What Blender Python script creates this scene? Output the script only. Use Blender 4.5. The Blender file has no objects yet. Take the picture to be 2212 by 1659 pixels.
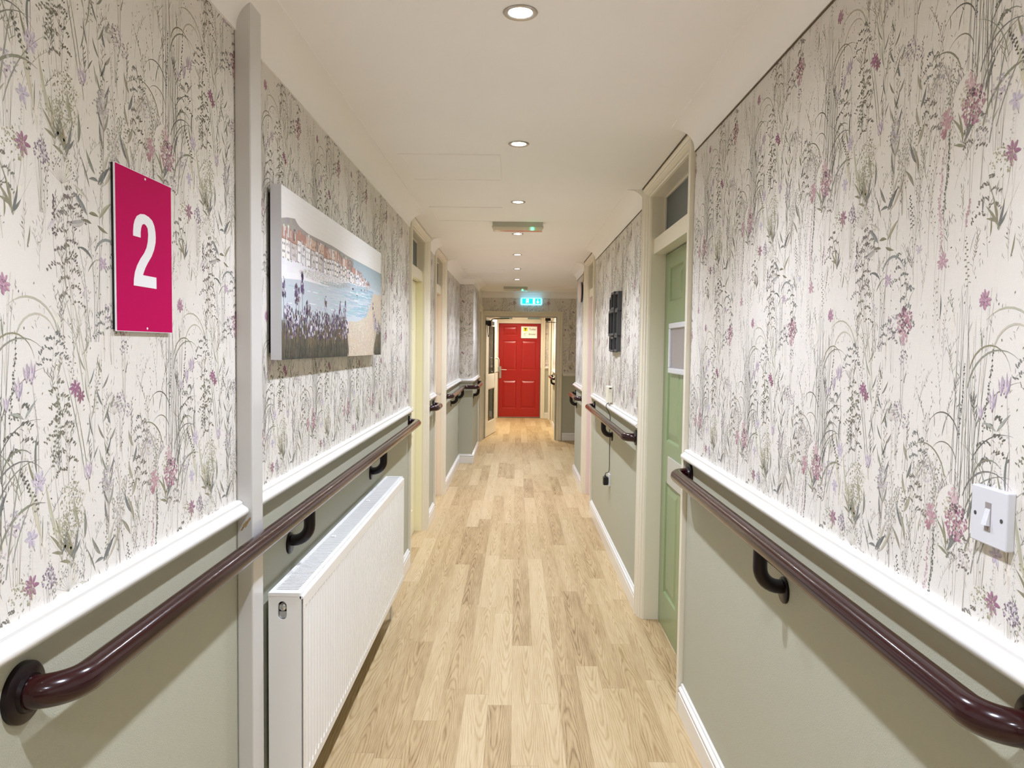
import bpy, bmesh, math, random
import numpy as np
from mathutils import Matrix, Vector
PI = math.pi
S = bpy.context.scene
COL = S.collection

# ------------------------------------------------------------------ camera
r_, u_, f_ = (0.9999063, 0.005618, 0.0124842), (-0.0127478, 0.0496255, 0.9986865), (-0.0049911, 0.9987521, -0.0496925)
cd = bpy.data.cameras.new('camera')
cam = bpy.data.objects.new('camera', cd)
COL.objects.link(cam)
cd.sensor_width = 36.0
cd.lens = 36.0 * 1600 / 2212
cd.clip_start = 0.02
cam.matrix_world = Matrix(((r_[0], u_[0], -f_[0], 0), (r_[1], u_[1], -f_[1], 0), (r_[2], u_[2], -f_[2], 1.5), (0, 0, 0, 1)))
S.camera = cam

# ------------------------------------------------------------------ world and exposure
w = bpy.data.worlds.new('world')
S.world = w
w.use_nodes = True
w.node_tree.nodes['Background'].inputs[0].default_value = (0.35, 0.42, 0.5, 1)
w.node_tree.nodes['Background'].inputs[1].default_value = 0.15
S.view_settings.view_transform = 'Standard'
S.view_settings.look = 'None'
S.view_settings.gamma = 1
S.view_settings.use_curve_mapping = False
S.view_settings.exposure = 0.77
S.cycles.max_bounces = 12
S.cycles.diffuse_bounces = 8
S.cycles.sample_clamp_indirect = 4.0
S.cycles.caustics_reflective = False
S.cycles.caustics_refractive = False

LAMP_W = 43.0           # each ceiling downlight
LAMP_C = (0.91, 1.0, 1.22)
FAR_C = (1.0, 0.90, 0.72)

# ------------------------------------------------------------------ room dimensions (metres; camera at the origin, looking along +Y)
XL, XR = -0.722, 0.706      # papered wall faces
CZ = 2.38                   # ceiling
YE = 11.97                  # end wall
YF = 15.68                  # wall with the red door
XP = -0.55                  # face of the chimney-breast like pilaster on the left
PW, PH = 0.549, 0.655       # repeat of the wallpaper print
DZ = 1.07                   # height of the dado rail's back

# ------------------------------------------------------------------ colours and materials
def lin(c):
    return tuple(((v / 255) / 12.92 if v / 255 <= 0.04045 else ((v / 255 + 0.055) / 1.055) ** 2.4) for v in c)

def mat(name, rgb=(200, 200, 200), rough=0.5, metal=0.0, spec=0.5, emit=None, es=0.0, coat=0.0, bump=0.0, bscale=200.0, var=0.0, vscale=3.0, transmission=0.0):
    m = bpy.data.materials.new(name)
    m.use_nodes = True
    nt = m.node_tree
    b = nt.nodes['Principled BSDF']
    c = lin(rgb)
    b.inputs['Base Color'].default_value = (*c, 1)
    b.inputs['Roughness'].default_value = rough
    b.inputs['Metallic'].default_value = metal
    b.inputs['Specular IOR Level'].default_value = spec
    b.inputs['Coat Weight'].default_value = coat
    b.inputs['Coat Roughness'].default_value = 0.08
    if emit:
        b.inputs['Emission Color'].default_value = (*lin(emit), 1)
        b.inputs['Emission Strength'].default_value = es
    tc = nt.nodes.new('ShaderNodeTexCoord')
    if bump or var:
        n = nt.nodes.new('ShaderNodeTexNoise')
        n.inputs['Scale'].default_value = bscale
        n.inputs['Detail'].default_value = 3
        nt.links.new(tc.outputs['Object'], n.inputs['Vector'])
        if bump:
            bp = nt.nodes.new('ShaderNodeBump')
            bp.inputs['Strength'].default_value = bump
            bp.inputs['Distance'].default_value = 0.002
            nt.links.new(n.outputs['Fac'], bp.inputs['Height'])
            nt.links.new(bp.outputs['Normal'], b.inputs['Normal'])
    if var:
        n2 = nt.nodes.new('ShaderNodeTexNoise')
        n2.inputs['Scale'].default_value = vscale
        n2.inputs['Detail'].default_value = 5
        nt.links.new(tc.outputs['Object'], n2.inputs['Vector'])
        mx = nt.nodes.new('ShaderNodeMix')
        mx.data_type = 'RGBA'
        mx.inputs[6].default_value = (*[v * (1 - var) for v in c], 1)
        mx.inputs[7].default_value = (*[min(1, v * (1 + var)) for v in c], 1)
        nt.links.new(n2.outputs['Fac'], mx.inputs[0])
        nt.links.new(mx.outputs[2], b.inputs['Base Color'])
    return m

M = {}
M['ceiling'] = mat('ceiling_paint', (246, 243, 240), 0.75, bump=0.25, bscale=260, var=0.02)
M['cove'] = mat('cove_paint', (246, 243, 240), 0.6, bump=0.08, bscale=120)
M['white'] = mat('white_gloss_paint', (228, 226, 222), 0.25, coat=0.3, bump=0.05, bscale=60)
M['cream'] = mat('cream_gloss_paint', (226, 219, 200), 0.3, coat=0.3, bump=0.12, bscale=40, var=0.03)
M['post'] = mat('grey_white_gloss_paint', (203, 201, 198), 0.22, coat=0.4, bump=0.05, bscale=40)
M['sage'] = mat('sage_vinyl_wallcovering', (176, 176, 158), 0.6, bump=0.5, bscale=420, var=0.03, vscale=60)
M['yellow'] = mat('pale_yellow_gloss', (238, 233, 200), 0.3, coat=0.3, bump=0.15, bscale=30)
M['peach'] = mat('peach_gloss', (236, 222, 202), 0.3, coat=0.3, bump=0.15, bscale=30)
M['pink'] = mat('mauve_pink_gloss', (226, 208, 206), 0.3, coat=0.3, bump=0.15, bscale=30)
M['green'] = mat('leaf_green_gloss', (128, 146, 103), 0.3, coat=0.25, bump=0.06, bscale=50)
M['red'] = mat('red_gloss', (160, 16, 12), 0.3, coat=0.25, bump=0.04, bscale=50)
M['maroon'] = mat('maroon_nylon', (40, 6, 10), 0.18, spec=0.4, coat=0.22, var=0.06, vscale=6)
M['maroon_dark'] = mat('dark_maroon_nylon', (18, 5, 7), 0.3, spec=0.3)
M['chrome'] = mat('chrome', (215, 215, 215), 0.12, metal=1.0)
M['steel'] = mat('satin_steel', (192, 186, 178), 0.36, metal=1.0)
M['rad'] = mat('radiator_enamel', (238, 237, 236), 0.28, coat=0.3)
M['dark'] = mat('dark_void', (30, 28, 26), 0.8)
M['black'] = mat('black_plastic', (16, 16, 17), 0.35)
M['plastic'] = mat('white_plastic', (212, 212, 217), 0.3, coat=0.2)
M['ivory'] = mat('ivory_plastic', (232, 226, 208), 0.4)
M['charcoal'] = mat('charcoal_frame', (66, 67, 68), 0.45)
M['glass_dark'] = mat('grey_obscured_glass', (66, 78, 86), 0.35, coat=0.1, var=0.1, vscale=30)
M['glass_blue'] = mat('pale_blue_pane', (140, 185, 196), 0.2)
M['magenta'] = mat('magenta_panel', (184, 0, 84), 0.65, spec=0.1, bump=0.05, bscale=300)
M['ink_white'] = mat('white_print', (240, 240, 244), 0.4)
M['led'] = mat('lamp_lens', (255, 250, 240), 0.4, emit=(246, 250, 255), es=430)
M['led_far'] = mat('warm_lamp_lens', (255, 230, 190), 0.4, emit=(255, 225, 180), es=12)
M['green_led'] = mat('green_led', (60, 255, 170), 0.4, emit=(70, 255, 180), es=5)
M['em_body'] = mat('greyed_white_plastic', (186, 184, 168), 0.4)
M['diffuser'] = mat('clear_ribbed_diffuser', (224, 214, 194), 0.15, coat=0.5)
M['cyan'] = mat('lit_green_cyan_panel', (0, 190, 200), 0.4, emit=(0, 200, 215), es=1.5)
M['lit_white'] = mat('lit_white_panel', (230, 250, 255), 0.4, emit=(190, 238, 255), es=2.2)
M['sign_body'] = mat('exit_sign_housing', (225, 240, 245), 0.4, emit=(120, 205, 235), es=0.9)
M['paper'] = mat('white_paper', (243, 240, 232), 0.6)
M['yellow_print'] = mat('yellow_print', (230, 215, 20), 0.6)
M['ink_black'] = mat('black_print', (40, 38, 38), 0.6)
M['photo'] = mat('dark_photo_print', (74, 78, 82), 0.3, var=0.6, vscale=25)
M['notice'] = mat('grey_notice_sheet', (150, 142, 140), 0.3)
M['canvas_side'] = mat('canvas_white_edge', (206, 206, 210), 0.7, bump=0.2, bscale=500)
M['chip'] = mat('chipped_paint', (168, 142, 100), 0.8)
M['gap_dark'] = mat('shadow_gap_paint', (96, 86, 70), 0.8)  # flat dark tone that paints in the shadow gaps
M['silver_paint'] = mat('pale_silver_plate', (196, 192, 182), 0.4, metal=0.25)
M['clockface'] = mat('pale_clock_face', (226, 208, 206), 0.35)

def glass_mat():
    m = bpy.data.materials.new('clear_glass')
    m.use_nodes = True
    nt = m.node_tree
    nt.nodes.clear()
    o = nt.nodes.new('ShaderNodeOutputMaterial')
    mx = nt.nodes.new('ShaderNodeMixShader')
    t = nt.nodes.new('ShaderNodeBsdfTransparent')
    t.inputs[0].default_value = (0.9, 0.92, 0.9, 1)
    g = nt.nodes.new('ShaderNodeBsdfGlossy')
    g.inputs['Roughness'].default_value = 0.03
    fr = nt.nodes.new('ShaderNodeFresnel')
    fr.inputs[0].default_value = 1.5
    nt.links.new(fr.outputs[0], mx.inputs[0])
    nt.links.new(t.outputs[0], mx.inputs[1])
    nt.links.new(g.outputs[0], mx.inputs[2])
    nt.links.new(mx.outputs[0], o.inputs[0])
    return m
M['glass'] = glass_mat()

def attr_mat(name, rough, bump=0.0, bscale=400, noise=0.0, nscale=200):
    m = bpy.data.materials.new(name)
    m.use_nodes = True
    nt = m.node_tree
    b = nt.nodes['Principled BSDF']
    b.inputs['Roughness'].default_value = rough
    b.inputs['Specular IOR Level'].default_value = 0.25
    a = nt.nodes.new('ShaderNodeAttribute')
    a.attribute_name = 'Ink'
    out = a.outputs['Color']
    tc = nt.nodes.new('ShaderNodeTexCoord')
    if noise:
        n2 = nt.nodes.new('ShaderNodeTexNoise')
        n2.inputs['Scale'].default_value = nscale
        n2.inputs['Detail'].default_value = 4
        nt.links.new(tc.outputs['Object'], n2.inputs['Vector'])
        mr = nt.nodes.new('ShaderNodeMapRange')
        mr.inputs[1].default_value = 0.3
        mr.inputs[2].default_value = 0.7
        mr.inputs[3].default_value = 1 - noise
        mr.inputs[4].default_value = 1 + noise
        nt.links.new(n2.outputs['Fac'], mr.inputs[0])
        vm = nt.nodes.new('ShaderNodeVectorMath')
        vm.operation = 'SCALE'
        nt.links.new(out, vm.inputs[0])
        nt.links.new(mr.outputs[0], vm.inputs['Scale'])
        out = vm.outputs[0]
    nt.links.new(out, b.inputs['Base Color'])
    if bump:
        n = nt.nodes.new('ShaderNodeTexNoise')
        n.inputs['Scale'].default_value = bscale
        n.inputs['Detail'].default_value = 3
        nt.links.new(tc.outputs['Object'], n.inputs['Vector'])
        bp = nt.nodes.new('ShaderNodeBump')
        bp.inputs['Strength'].default_value = bump
        bp.inputs['Distance'].default_value = 0.001
        nt.links.new(n.outputs['Fac'], bp.inputs['Height'])
        nt.links.new(bp.outputs['Normal'], b.inputs['Normal'])
    return m
M['wallpaper'] = attr_mat('meadow_wallpaper', 0.65, 0.3, 350, 0.03, 500)
M['painting'] = attr_mat('painted_canvas', 0.7, 0.3, 700, 0.0, 60)

def floor_mat():
    m = bpy.data.materials.new('oak_vinyl_planks')
    m.use_nodes = True
    nt = m.node_tree
    L = nt.links.new
    b = nt.nodes['Principled BSDF']
    def math_(op, a, b_=None, c=None):
        n = nt.nodes.new('ShaderNodeMath')
        n.operation = op
        for i, v in enumerate((a, b_, c)):
            if v is None: continue
            if isinstance(v, (int, float)): n.inputs[i].default_value = v
            else: L(v, n.inputs[i])
        return n.outputs[0]
    tc = nt.nodes.new('ShaderNodeTexCoord')
    sp = nt.nodes.new('ShaderNodeSeparateXYZ')
    L(tc.outputs['Object'], sp.inputs[0])
    X, Y = sp.outputs[0], sp.outputs[1]
    cx = math_('DIVIDE', X, 0.1)
    col = math_('FLOOR', cx)
    lx = math_('SUBTRACT', math_('SUBTRACT', cx, col), 0.5)
    wn = nt.nodes.new('ShaderNodeTexWhiteNoise'); wn.noise_dimensions = '1D'
    L(col, wn.inputs['W'])
    cy = math_('ADD', math_('DIVIDE', Y, 1.07), wn.outputs['Value'])
    row = math_('FLOOR', cy)
    ly = math_('SUBTRACT', cy, row)
    cv = nt.nodes.new('ShaderNodeCombineXYZ')
    L(col, cv.inputs[0]); L(row, cv.inputs[1])
    wp = nt.nodes.new('ShaderNodeTexWhiteNoise'); wp.noise_dimensions = '3D'
    L(cv.outputs[0], wp.inputs['Vector'])
    pr = wp.outputs['Value']
    sc = nt.nodes.new('ShaderNodeSeparateColor'); L(wp.outputs['Color'], sc.inputs[0])
    # warped coordinate of this plank
    pv = nt.nodes.new('ShaderNodeCombineXYZ')
    L(math_('MULTIPLY', X, 9.0), pv.inputs[0])
    L(math_('MULTIPLY', Y, 2.2), pv.inputs[1])
    L(math_('MULTIPLY', pr, 37.0), pv.inputs[2])
    nz = nt.nodes.new('ShaderNodeTexNoise'); nz.inputs['Scale'].default_value = 1.6; nz.inputs['Detail'].default_value = 2
    L(pv.outputs[0], nz.inputs['Vector'])
    # cathedral arches: parabola across the plank plus the length
    offc = math_('ADD', lx, math_('MULTIPLY', math_('SUBTRACT', sc.outputs[0], 0.5), 0.5))
    par = math_('MULTIPLY', math_('POWER', math_('ABSOLUTE', offc), 1.6), math_('ADD', 16.0, math_('MULTIPLY', sc.outputs[1], 14.0)))
    sgn = math_('SUBTRACT', math_('MULTIPLY', math_('GREATER_THAN', sc.outputs[2], 0.5), 2.0), 1.0)
    fld = math_('ADD', math_('MULTIPLY', math_('MULTIPLY', ly, 9.0), sgn), par)
    fld = math_('ADD', fld, math_('MULTIPLY', nz.outputs['Fac'], 5.0))
    ring = math_('ADD', math_('MULTIPLY', math_('SINE', math_('MULTIPLY', fld, 4.2)), 0.5), 0.5)
    ring = math_('POWER', ring, 2.2)
    # fine fibres
    fv = nt.nodes.new('ShaderNodeCombineXYZ')
    L(math_('MULTIPLY', X, 260.0), fv.inputs[0]); L(math_('MULTIPLY', Y, 9.0), fv.inputs[1]); L(math_('MULTIPLY', pr, 11.0), fv.inputs[2])
    fn = nt.nodes.new('ShaderNodeTexNoise'); fn.inputs['Scale'].default_value = 1.0; fn.inputs['Detail'].default_value = 4; fn.inputs['Roughness'].default_value = 0.65
    L(fv.outputs[0], fn.inputs['Vector'])
    # broad tone
    bv = nt.nodes.new('ShaderNodeCombineXYZ')
    L(math_('MULTIPLY', X, 30.0), bv.inputs[0]); L(math_('MULTIPLY', Y, 2.5), bv.inputs[1]); L(math_('MULTIPLY', pr, 91.0), bv.inputs[2])
    bn = nt.nodes.new('ShaderNodeTexNoise'); bn.inputs['Scale'].default_value = 1.0; bn.inputs['Detail'].default_value = 3
    L(bv.outputs[0], bn.inputs['Vector'])
    tone = math_('MULTIPLY', ring, 0.18)
    tone = math_('ADD', tone, math_('MULTIPLY', fn.outputs['Fac'], 0.55))
    tone = math_('ADD', tone, math_('MULTIPLY', bn.outputs['Fac'], 0.42))
    tone = math_('ADD', tone, math_('MULTIPLY', pr, 0.30))
    cr = nt.nodes.new('ShaderNodeValToRGB')
    e = cr.color_ramp.elements
    e[0].position = 0.38; e[0].color = (*lin((204, 183, 147)), 1)
    e[1].position = 1.12; e[1].color = (*lin((128, 103, 70)), 1)
    n = e.new(0.66); n.color = (*lin((186, 162, 122)), 1)
    n = e.new(0.88); n.color = (*lin((164, 137, 97)), 1)
    L(tone, cr.inputs[0])
    # butt joints
    edge = math_('LESS_THAN', math_('MINIMUM', ly, math_('SUBTRACT', 1.0, ly)), 0.0012)
    side = math_('LESS_THAN', math_('SUBTRACT', 0.5, math_('ABSOLUTE', lx)), 0.006)
    jn = math_('MAXIMUM', edge, side)
    mx = nt.nodes.new('ShaderNodeMix'); mx.data_type = 'RGBA'
    mx.inputs[7].default_value = (*lin((132, 114, 84)), 1)
    L(math_('MULTIPLY', jn, 0.4), mx.inputs[0]); L(cr.outputs[0], mx.inputs[6])
    L(mx.outputs[2], b.inputs['Base Color'])
    b.inputs['Roughness'].default_value = 0.5
    b.inputs['Specular IOR Level'].default_value = 0.25
    bp = nt.nodes.new('ShaderNodeBump'); bp.inputs['Strength'].default_value = 0.15; bp.inputs['Distance'].default_value = 0.001
    L(fn.outputs['Fac'], bp.inputs['Height']); L(bp.outputs[0], b.inputs['Normal'])
    return m
M['floor'] = floor_mat()

# ------------------------------------------------------------------ mesh helpers
ORG = {}
class MB:
    def __init__(s):
        s.v, s.f, s.m = [], [], []
    def add(s, vs, fs, mi=0):
        n = len(s.v)
        s.v += [tuple(v) for v in vs]
        for f in fs:
            s.f.append(tuple(n + i for i in f)); s.m.append(mi)
        return s
    def box(s, x0, x1, y0, y1, z0, z1, mi=0):
        v = [(x, y, z) for x in (x0, x1) for y in (y0, y1) for z in (z0, z1)]
        return s.add(v, [(0, 1, 3, 2), (4, 6, 7, 5), (0, 4, 5, 1), (2, 3, 7, 6), (0, 2, 6, 4), (1, 5, 7, 3)], mi)
    def poly(s, pts, mi=0):
        return s.add(pts, [tuple(range(len(pts)))], mi)
    def prism(s, pts, off, mi=0):
        n = len(pts); o = Vector(off)
        vs = [Vector(p) for p in pts] + [Vector(p) + o for p in pts]
        fs = [tuple(range(n))[::-1], tuple(range(n, 2 * n))] + [(i, (i + 1) % n, n + (i + 1) % n, n + i) for i in range(n)]
        return s.add(vs, fs, mi)
    def tube(s, pts, r, n=16, mi=0, caps=True, sx=1.0, sy=1.0):
        pts = [Vector(p) for p in pts]
        rs = r if isinstance(r, (list, tuple)) else [r] * len(pts)
        vs = []; prev = None
        for i, p in enumerate(pts):
            t = (pts[min(i + 1, len(pts) - 1)] - pts[max(i - 1, 0)]).normalized()
            if prev is None:
                a = Vector((0, 0, 1)) if abs(t.z) < 0.9 else Vector((0, 1, 0))
                e1 = t.cross(a).normalized()
            else:
                e1 = (prev - t * prev.dot(t)).normalized()
            e2 = t.cross(e1); prev = e1
            for k in range(n):
                a = 2 * PI * k / n
                vs.append(p + (e1 * math.cos(a) * sx + e2 * math.sin(a) * sy) * rs[i])
        fs = [(i * n + k, i * n + (k + 1) % n, (i + 1) * n + (k + 1) % n, (i + 1) * n + k) for i in range(len(pts) - 1) for k in range(n)]
        if caps: fs += [tuple(range(n))[::-1], tuple((len(pts) - 1) * n + k for k in range(n))]
        return s.add(vs, fs, mi)
    def lathe(s, c, axis, prof, n=40, mi=0):
        """prof: (radius, height along axis)"""
        ax = Vector(axis).normalized(); c = Vector(c)
        a = Vector((0, 0, 1)) if abs(ax.z) < 0.9 else Vector((1, 0, 0))
        e1 = ax.cross(a).normalized(); e2 = ax.cross(e1)
        vs = [c + ax * h + (e1 * math.cos(2 * PI * k / n) + e2 * math.sin(2 * PI * k / n)) * r for r, h in prof for k in range(n)]
        fs = [(i * n + k, i * n + (k + 1) % n, (i + 1) * n + (k + 1) % n, (i + 1) * n + k) for i in range(len(prof) - 1) for k in range(n)]
        fs += [tuple(range(n))[::-1], tuple((len(prof) - 1) * n + k for k in range(n))]
        return s.add(vs, fs, mi)
    def build(s, name, mats, parent=None, smooth=False, bevel=0.0, loc=None, kind=None, auto=True):
        if isinstance(mats, str): mats = [mats]
        org = Vector(ORG[parent.name]) if parent else Vector(loc or (0, 0, 0))
        me = bpy.data.meshes.new(name)
        me.from_pydata([tuple(Vector(v) - org) for v in s.v], [], s.f)
        for k in mats: me.materials.append(M[k])
        me.polygons.foreach_set('material_index', s.m)
        bm = bmesh.new(); bm.from_mesh(me)
        bmesh.ops.recalc_face_normals(bm, faces=bm.faces)
        bm.to_mesh(me); bm.free()
        if smooth:
            me.polygons.foreach_set('use_smooth', [True] * len(me.polygons))
            try: me.set_sharp_from_angle(angle=math.radians(40))
            except Exception: pass
        me.update()
        o = bpy.data.objects.new(name, me)
        COL.objects.link(o)
        if parent:
            o.parent = parent
            ORG[o.name] = tuple(org)
        else:
            o.location = org
            ORG[o.name] = tuple(org)
        if bevel:
            b = o.modifiers.new('bevel', 'BEVEL')
            b.width = bevel; b.segments = 2; b.limit_method = 'ANGLE'; b.angle_limit = math.radians(50)
        if kind: o['kind'] = kind
        return o

def thing(name, loc, label, cat, group=None):
    o = bpy.data.objects.new(name, None)
    COL.objects.link(o)
    o.location = loc
    o.empty_display_size = 0.05
    ORG[o.name] = tuple(loc)
    o['label'] = label; o['category'] = cat
    if group: o['group'] = group
    return o

def tag(o, label, cat, group=None):
    o['label'] = label; o['category'] = cat
    if group: o['group'] = group
    return o

def struct_empty(name, loc):
    o = bpy.data.objects.new(name, None)
    COL.objects.link(o)
    o.location = loc
    ORG[o.name] = tuple(loc)
    o['kind'] = 'structure'
    return o

def dup(root, loc, label):
    r = root.copy(); COL.objects.link(r); r.location = loc; r['label'] = label
    for ch in root.children:
        c = ch.copy(); COL.objects.link(c); c.parent = r
        for g in ch.children:
            d = g.copy(); COL.objects.link(d); d.parent = c
    return r

def mould(mb, path, prof, mi=0):
    """sweep a wall-moulding profile (offset into the room, z) along a plan path, room on the left, mitred corners"""
    P = [Vector(p) for p in path]
    nr = []
    for a, b in zip(P, P[1:]):
        d = (b - a).normalized(); nr.append(Vector((-d.y, d.x)))
    rows = []
    for i, p in enumerate(P):
        if i == 0: m = nr[0]
        elif i == len(P) - 1: m = nr[-1]
        else:
            s_ = nr[i - 1] + nr[i]; m = s_ / (1 + nr[i - 1].dot(nr[i]))
        rows.append([(p.x + m.x * d, p.y + m.y * d, z) for d, z in prof])
    n = len(prof)
    vs = [v for r in rows for v in r]
    fs = [(i * n + k, i * n + (k + 1) % n, (i + 1) * n + (k + 1) % n, (i + 1) * n + k) for i in range(len(P) - 1) for k in range(n)]
    fs += [tuple(range(n)), tuple((len(P) - 1) * n + k for k in range(n))[::-1]]
    mb.add(vs, fs, mi)

def arc(cx, cz, r, a0, a1, n):
    return [(cx + r * math.cos(math.radians(a0 + (a1 - a0) * i / n)), cz + r * math.sin(math.radians(a0 + (a1 - a0) * i / n))) for i in range(n + 1)]

DADO = [(0, DZ - 0.028), (0.006, DZ - 0.028), (0.010, DZ - 0.022), (0.014, DZ - 0.016)] + arc(0.020, DZ - 0.004, 0.012, -100, 60, 7) + [(0.020, DZ + 0.010), (0.016, DZ + 0.013), (0.016, DZ + 0.019), (0.010, DZ + 0.024), (0, DZ + 0.024)]
SKIRT = [(0, 0), (0.018, 0), (0.018, 0.082), (0.015, 0.085), (0.011, 0.086), (0.011, 0.089), (0.015, 0.091)] + arc(0.010, 0.099, 0.0085, -60, 80, 6) + [(0.008, 0.111), (0.008, 0.118), (0.004, 0.121), (0, 0.121)]
COVE = [(0, 2.290), (0.006, 2.290), (0.006, 2.297)] + [(0.006 + 0.088 * (1 - math.cos(math.radians(a))), 2.297 + 0.078 * math.sin(math.radians(a))) for a in range(9, 91, 9)] + [(0.100, 2.375), (0.100, CZ), (0, CZ)]

# ------------------------------------------------------------------ printed wallpaper pattern (one repeat, as inked shapes)
rnd = random.Random(7)
INK, DS, WS, GREY = 0.93, 0.77, 0.60, 0.42     # ink strength, dab size, stroke width
Q, QC = [], []      # quads (4x2) and colours
def ink(c, j=10):
    d = rnd.uniform(-j, j)
    g_ = (c[0] + c[1] + c[2]) / 3
    c = tuple(v + (g_ * k - v) * GREY for v, k in zip(c, (1.06, 1.0, .89)))
    return tuple(min(255, max(0, v * INK + (1 - INK) * 236 + d + rnd.uniform(-3, 3))) for v in c)
SLATE, DARK, OLIVE, GG = (108, 114, 116), (92, 92, 86), (138, 134, 100), (136, 142, 126)
PSL, STEM, POL, LIL = (178, 180, 180), (150, 142, 126), (192, 186, 160), (184, 172, 200)
PUR, MAG, PNK, PLUM, FAINT = (132, 108, 140), (170, 84, 134), (198, 146, 168), (110, 80, 96), (214, 208, 204)
def quad(p, c):
    Q.append(p); QC.append(c)
def ribbon(pts, ws, c, j=4, edge=None):
    n = len(pts); L = []; Rr = []
    for i, (x, y) in enumerate(pts):
        a = pts[max(i - 1, 0)]; b = pts[min(i + 1, n - 1)]
        dx, dy = b[0] - a[0], b[1] - a[1]; l = math.hypot(dx, dy) or 1
        nx, ny = -dy / l * ws[i] * WS / 2, dx / l * ws[i] * WS / 2
        L.append((x + nx, y + ny)); Rr.append((x - nx, y - ny))
    for i in range(n - 1):
        cc = ink(c, j)
        if edge:
            m0 = ((L[i][0] + Rr[i][0]) / 2, (L[i][1] + Rr[i][1]) / 2); m1 = ((L[i + 1][0] + Rr[i + 1][0]) / 2, (L[i + 1][1] + Rr[i + 1][1]) / 2)
            quad((L[i], m0, m1, L[i + 1]), cc); quad((m0, Rr[i], Rr[i + 1], m1), ink(edge, j))
        else:
            quad((L[i], Rr[i], Rr[i + 1], L[i + 1]), cc)
def curve(x0, y0, ang, length, bend, n=7):
    """start, heading in degrees (90 = up), total bend in degrees"""
    pts = [(x0, y0)]; a = math.radians(ang); st = length / n
    for i in range(n):
        a += math.radians(bend) / n
        pts.append((pts[-1][0] + math.cos(a) * st, pts[-1][1] + math.sin(a) * st))
    return pts
def stem(x, y, ang, L, bend=0, w0=0.0013, c=STEM, n=7):
    p = curve(x, y, ang, L, bend * 1.4, n)
    ph, am = rnd.uniform(0, 6.28), L * rnd.uniform(.005, .022)
    p = [(q[0] + am * (math.sin(ph + i * 1.1) - math.sin(ph)), q[1]) for i, q in enumerate(p)]
    ribbon(p, [w0 * (1 - 0.5 * i / n) for i in range(n + 1)], tuple(v * .8 + 47 for v in c))
    return p
def leaf(x, y, ang, L, w_, c, bend=25, edge=None, n=5):
    p = curve(x, y, ang, L, bend, n)
    ribbon(p, [max(0.0004, w_ * math.sin(PI * (i / n) ** 0.8)) if 0 < i < n else 0.0006 for i in range(n + 1)], c, 5, edge)
def blade(x, y, ang, L, w_, c, bend=10, n=8, edge=None):
    p = curve(x, y, ang, L, bend, n)
    w_ *= .85
    ribbon(p, [max(0.0006, w_ * (1 - (i / n) ** 1.7) * (0.6 + 0.4 * min(1, 3 * i / n))) for i in range(n + 1)], c, 4, edge)
def dot(x, y, r, c, el=1.5, ang=None):
    r *= DS
    a = math.radians(rnd.uniform(0, 180) if ang is None else ang)
    ux, uy = math.cos(a) * r * el, math.sin(a) * r * el; vx, vy = -math.sin(a) * r, math.cos(a) * r
    k = 0.15
    cc = ink(c)
    quad(((x - ux, y - uy), (x + vx - ux * k, y + vy - uy * k), (x + ux, y + uy), (x - vx + ux * k, y - vy + uy * k)), cc)
    if r > .0012:
        f = .68; quad(((x - ux * f - vx * f, y - uy * f - vy * f), (x - ux * f + vx * f, y - uy * f + vy * f), (x + ux * f + vx * f, y + uy * f + vy * f), (x + ux * f - vx * f, y + uy * f - vy * f)), cc)
def at(p, t):
    i = min(int(t * (len(p) - 1)), len(p) - 2); f = t * (len(p) - 1) - i
    return p[i][0] + (p[i + 1][0] - p[i][0]) * f, p[i][1] + (p[i + 1][1] - p[i][1]) * f
def seedhead(x, y, L, c=DARK, ang=90, bend=10, droop=0.018, dens=26, dr=0.0017):
    p = stem(x, y, ang, L, bend, 0.0010, GG)
    for i in range(dens):
        t = 0.42 + 0.58 * i / dens; px, py = at(p, t); sd = 1 if i % 2 else -1
        rr = droop * (1.15 - t) * rnd.uniform(0.5, 1.4)
        for k in range(3):
            f = (k + 1) / 3
            dot(px + sd * rr * f, py + rr * 0.8 * f - rr * 0.7 * f * f, dr * rnd.uniform(0.7, 1.2), c, 1.9, 90 - sd * rnd.uniform(10, 60))
def panicle(x, y, L, c=DARK, side=1, n=7):
    p = stem(x, y, 90, L, rnd.uniform(-8, 8), 0.0011, OLIVE)
    for i in range(n):
        t = 0.45 + 0.5 * i / n; px, py = at(p, t); sd = side if i % 2 else -side
        bl = 0.05 * (1.2 - t) * rnd.uniform(0.8, 1.3)
        b = curve(px, py, 90 - sd * 45, bl, -sd * 90, 6)
        ribbon(b, [0.0007] * 7, OLIVE)
        for k in range(1, 7):
            for q in range(2):
                dot(b[k][0] + rnd.uniform(-.003, .003), b[k][1] + rnd.uniform(-.004, .002), 0.0019, c, 2.1, 90 - sd * 50 + rnd.uniform(-25, 25))
def wiry(x, y, L, c=STEM, pod=OLIVE, bend=6, n=20, bl=0.020):
    p = stem(x, y, 90 + rnd.uniform(-5, 5), L, bend, 0.0011, c)
    for i in range(n):
        t = 0.25 + 0.75 * i / n; px, py = at(p, t); sd = 1 if i % 2 else -1
        l = bl * rnd.uniform(0.5, 1.2) * (1.15 - 0.6 * t); a = 90 - sd * rnd.uniform(35, 60)
        b = curve(px, py, a, l, sd * 30, 2); ribbon(b, [0.0006] * 3, c)
        dot(b[-1][0], b[-1][1], 0.0017, pod, 1.6, a + 20 * sd)
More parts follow.
